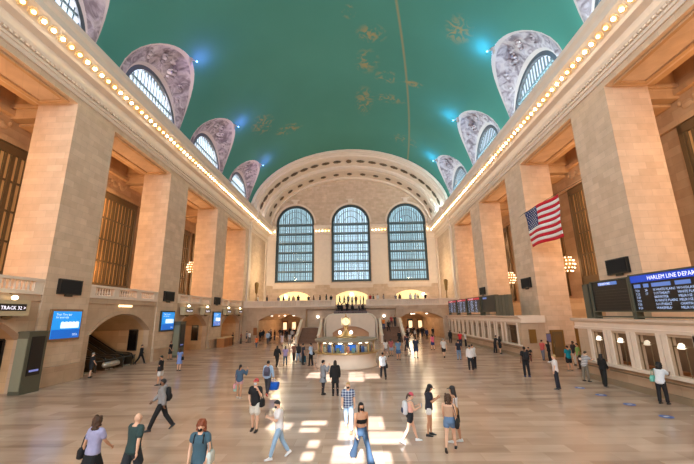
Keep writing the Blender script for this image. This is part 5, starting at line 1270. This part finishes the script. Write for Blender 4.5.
far = [
 ('woman in white top right of the booth', 3.84, 35.7, 20, 1.64, 'walk', 'l', 'tee', (220, 214, 212), 'shorts', (150, 130, 124), 'long', 'b'),
 ('woman in dusty red top right of the booth', 4.44, 36.4, 0, 1.62, 'relaxed', 'm', 'tee', (176, 92, 92), 'shorts', (150, 164, 184), 'long', 'k'),
 ('person in blue-grey long shirt and shorts right of the booth', 4.8, 33.3, 5, 1.76, 'stand', 'm', 'tee', (104, 136, 170), 'shorts', (70, 96, 136), 'short', 'k'),
 ('person in dark red jacket before the right passage', 7.0, 44.5, 0, 1.6, 'stand', 'm', 'long', (110, 44, 44), 'trousers', (70, 40, 40), 'short', 'k'),
 ('man in black cap and navy shorts, tall, before the right passage', 6.6, 34.6, 5, 1.86, 'stand', 'l', 'tee', (40, 46, 66), 'shorts', (34, 48, 84), 'short', 'k'),
 ('man in dark clothes left of the tall man before the right passage', 6.5, 39.9, 20, 1.78, 'walk', 'm', 'tee', (36, 40, 50), 'trousers', (40, 46, 56), 'short', 'k'),
 ('woman in bright pink top and blue shorts', 9.6, 41.5, 30, 1.7, 'relaxed', 'l', 'tee', (232, 112, 136), 'shorts', (44, 56, 120), 'long', 'k'),
 ('woman in white T-shirt and black shorts walking away', 9.2, 34.6, 5, 1.74, 'walk2', 'l', 'tee', (216, 208, 204), 'shorts', (26, 24, 28), 'short', 'g'),
 ('person all in black standing at the far counter', 13.9, 50.5, 0, 1.7, 'stand', 'm', 'long', (24, 24, 28), 'trousers', (24, 24, 28), 'long', 'k'),
 ('man in red shirt near the far ticket counter', 13.7, 45.0, -30, 1.76, 'relaxed', 'm', 'tee', (206, 34, 44), 'trousers', (40, 44, 60), 'short', 'k'),
 ('woman in white next to the red shirt', 14.5, 45.6, 60, 1.66, 'stand', 'l', 'tee', (226, 220, 216), 'trousers', (34, 34, 40), 'short', 'k'),
 ('man in navy top and jeans before the red shirt', 10.12, 32.9, 0, 1.7, 'stand', 'm', 'tee', (30, 36, 52), 'jeans', (110, 136, 168), 'short', 'k'),
 ('man in white shirt and black trousers, left of a close pair on the right', 9.4, 27.3, 0, 1.72, 'stand', 'm', 'long', (226, 218, 216), 'trousers', (28, 28, 34), 'short', 'k'),
 ('man in white shirt with black backpack, right of a close pair on the right', 9.85, 27.9, 10, 1.74, 'lean', 'm', 'tee', (206, 200, 198), 'trousers', (30, 30, 36), 'short', 'k'),
 ('person in dark clothes by the farthest left archway', -17.0, 52.0, 90, 1.72, 'stand', 'm', 'tee', (34, 32, 34), 'trousers', (36, 34, 36), 'short', 'k'),
 ('person in rust top by the farthest left archway', -16.6, 54.5, -90, 1.6, 'stand', 'm', 'tee', (142, 84, 66), 'trousers', (60, 50, 50), 'short', 'b'),
 ('person in white shirt by the far left wall, first of a group', -15.6, 55.5, 60, 1.66, 'relaxed', 'l', 'tee', (226, 222, 218), 'trousers', (110, 96, 92), 'short', 'b'),
 ('person in grey shirt by the far left wall, second of a group', -16.4, 56.6, -60, 1.7, 'relaxed', 'l', 'tee', (150, 146, 150), 'shorts', (60, 60, 70), 'short', 'k'),
 ('child in dark trousers and orange top before the left passage', -12.05, 46.9, 0, 1.45, 'walk', 'm', 'tee', (232, 112, 58), 'trousers', (60, 70, 90), 'short', 'k'),
 ('man in black just before the left passage, left of two', -14.6, 58.0, 0, 1.74, 'stand', 'm', 'long', (26, 26, 30), 'trousers', (26, 26, 30), 'short', 'k'),
 ('man in pale blue shirt before the left passage', -11.93, 52.3, 0, 1.84, 'walk', 'l', 'long', (170, 192, 220), 'trousers', (70, 70, 80), 'short', 'k'),
 ('man in black just before the left passage, right of two', -12.9, 57.4, 30, 1.76, 'walk2', 'm', 'long', (24, 24, 26), 'trousers', (26, 26, 30), 'short', 'k'),
 ('woman in pale lilac dress before the left passage', -9.23, 49.4, 0, 1.62, 'walk', 'l', 'dress', (196, 180, 190), None, None, 'long', 'b'),
 ('woman in light grey top before the left passage', -8.5, 50.9, 5, 1.64, 'walk2', 'l', 'tee', (190, 184, 186), 'trousers', (150, 140, 140), 'long', 'b'),
]
for l_, x, y, fc, H_, ps, sk, tp, tcx, bt, bcx, hr, hcx in far: A(l_, x, y, fc, H_, ps, sk, tp, tcx, bt, bcx or (30, 30, 34), hair=hr, hc=hcx)
# crowd inside the far passages, along the balcony and on the stairs
rnd = random.Random(11)
CN = [('black', (28, 28, 32)), ('white', (220, 216, 214)), ('grey', (130, 130, 136)), ('navy', (36, 46, 78)), ('brown', (120, 84, 62)), ('tan', (190, 160, 126)), ('dark green', (50, 72, 60)), ('red', (170, 50, 50))]
ORD = ['first', 'second', 'third', 'fourth', 'fifth', 'sixth', 'seventh', 'eighth', 'ninth', 'tenth', 'eleventh', 'twelfth', 'thirteenth', 'fourteenth', 'fifteenth', 'sixteenth', 'seventeenth', 'eighteenth', 'nineteenth', 'twentieth', 'twenty-first', 'twenty-second', 'twenty-third', 'twenty-fourth', 'twenty-fifth', 'twenty-sixth', 'twenty-seventh', 'twenty-eighth', 'twenty-ninth', 'thirtieth']
def crowd(xs, ys, zz, where, grp, dark=.5, poses=('stand', 'walk', 'relaxed', 'walk2')):
    for i, x in enumerate(xs):
        cn, cc = CN[0] if rnd.random() < dark else rnd.choice(CN)
        y = ys[i] if hasattr(ys, '__len__') else ys + rnd.uniform(0, .8)
        b_ = rnd.choice([(30, 30, 34), (50, 60, 84), (70, 66, 64)])
        A('distant visitor in %s top %s, %s from the left' % (cn, where, ORD[i]), x, y, rnd.choice([0, 180, 160, 20, 90, -90]), rnd.uniform(1.6, 1.8), rnd.choice(poses), rnd.choice('lmmd'), rnd.choice(['tee', 'long']), cc, 'trousers', b_, hair=rnd.choice(['short', 'short', 'long']), hc=rnd.choice('kkb'), z=zz, group=grp)
crowd([-15.2, -14.9, -14.2, -13.6, -13.1, -12.5, -12.1, -11.6, -11.2, -10.9, -10.5, -10.2, -9.8, -9.4, -9.0, -8.7, -8.3], [62, 66, 63.5, 68, 61.5, 65, 70, 63, 68.5, 61, 67, 62, 70, 64.5, 66.5, 61.6, 66], 0, 'in the far left passage', 'crowd in the far left passage', .7)
crowd([8.3, 8.6, 8.9, 9.3, 9.6, 9.9, 10.3, 10.7, 11.0, 11.3, 11.6, 12.0, 12.4, 13.0, 14.1], [62, 69, 65, 60, 67, 63.5, 58.5, 70, 66, 61.5, 68, 57.5, 64, 66, 63], 0, 'in the far right passage', 'crowd in the far right passage', .6)
bxs = [-16.2, -14.65, -12.56, -11.7, -10.8, -9.95, -9.1, -7.35, -6.5, -5.3, -4.2, -3.4, 3.4, 3.9, 4.7, 5.7, 7.8, 8.5, 10.3, 11.2, 11.7, 12.9]
crowd(bxs, 60.95, 5.7, 'behind the far balcony parapet', 'visitors behind the far balcony parapet', .45, ('stand', 'relaxed'))
crowd([-2.1, -1.3, -.5, .2, .9, 1.7, 2.3], [64.9, 65.6, 64.8, 65.8, 64.9, 65.2, 66], 5.7, 'in the central gap of the balcony', 'visitors in the central gap of the balcony', .6)
A('person in black going down the central upper flight', -.6, 60.4, 180, 1.7, 'stand', 'm', 'long', (24, 24, 28), 'trousers', (26, 26, 30), z=4.38)
crowd([-2.0, -1.5, .3, 1.4, 2.0], [59.0] * 5, 4.0, 'on the landing below the central gap', 'visitors on the landing below the central gap', .8, ('stand',))
A('person in orange top on the right landing of the stairs', 5.2, 56.6, 0, 1.7, 'stand', 'm', 'tee', (226, 130, 50), 'trousers', (50, 70, 110), z=1.71)
A('person in black on the right flight of stairs', 5.9, 55.7, 10, 1.7, 'walk', 'm', 'long', (26, 26, 30), 'trousers', (28, 28, 32), z=1.37)
A('person in red top at the head of the right flight', 6.6, 58.4, 180, 1.7, 'stand', 'm', 'tee', (160, 60, 60), 'trousers', (90, 70, 70), z=2.05)
A('person in dark green at the head of the right flight', 7.2, 58.8, 150, 1.7, 'stand', 'm', 'tee', (60, 62, 56), 'trousers', (60, 60, 66), z=2.05)
A('person in black coming off the foot of the right flight', 7.0, 51.5, 0, 1.72, 'walk2', 'm', 'long', (26, 26, 30), 'trousers', (30, 30, 34))
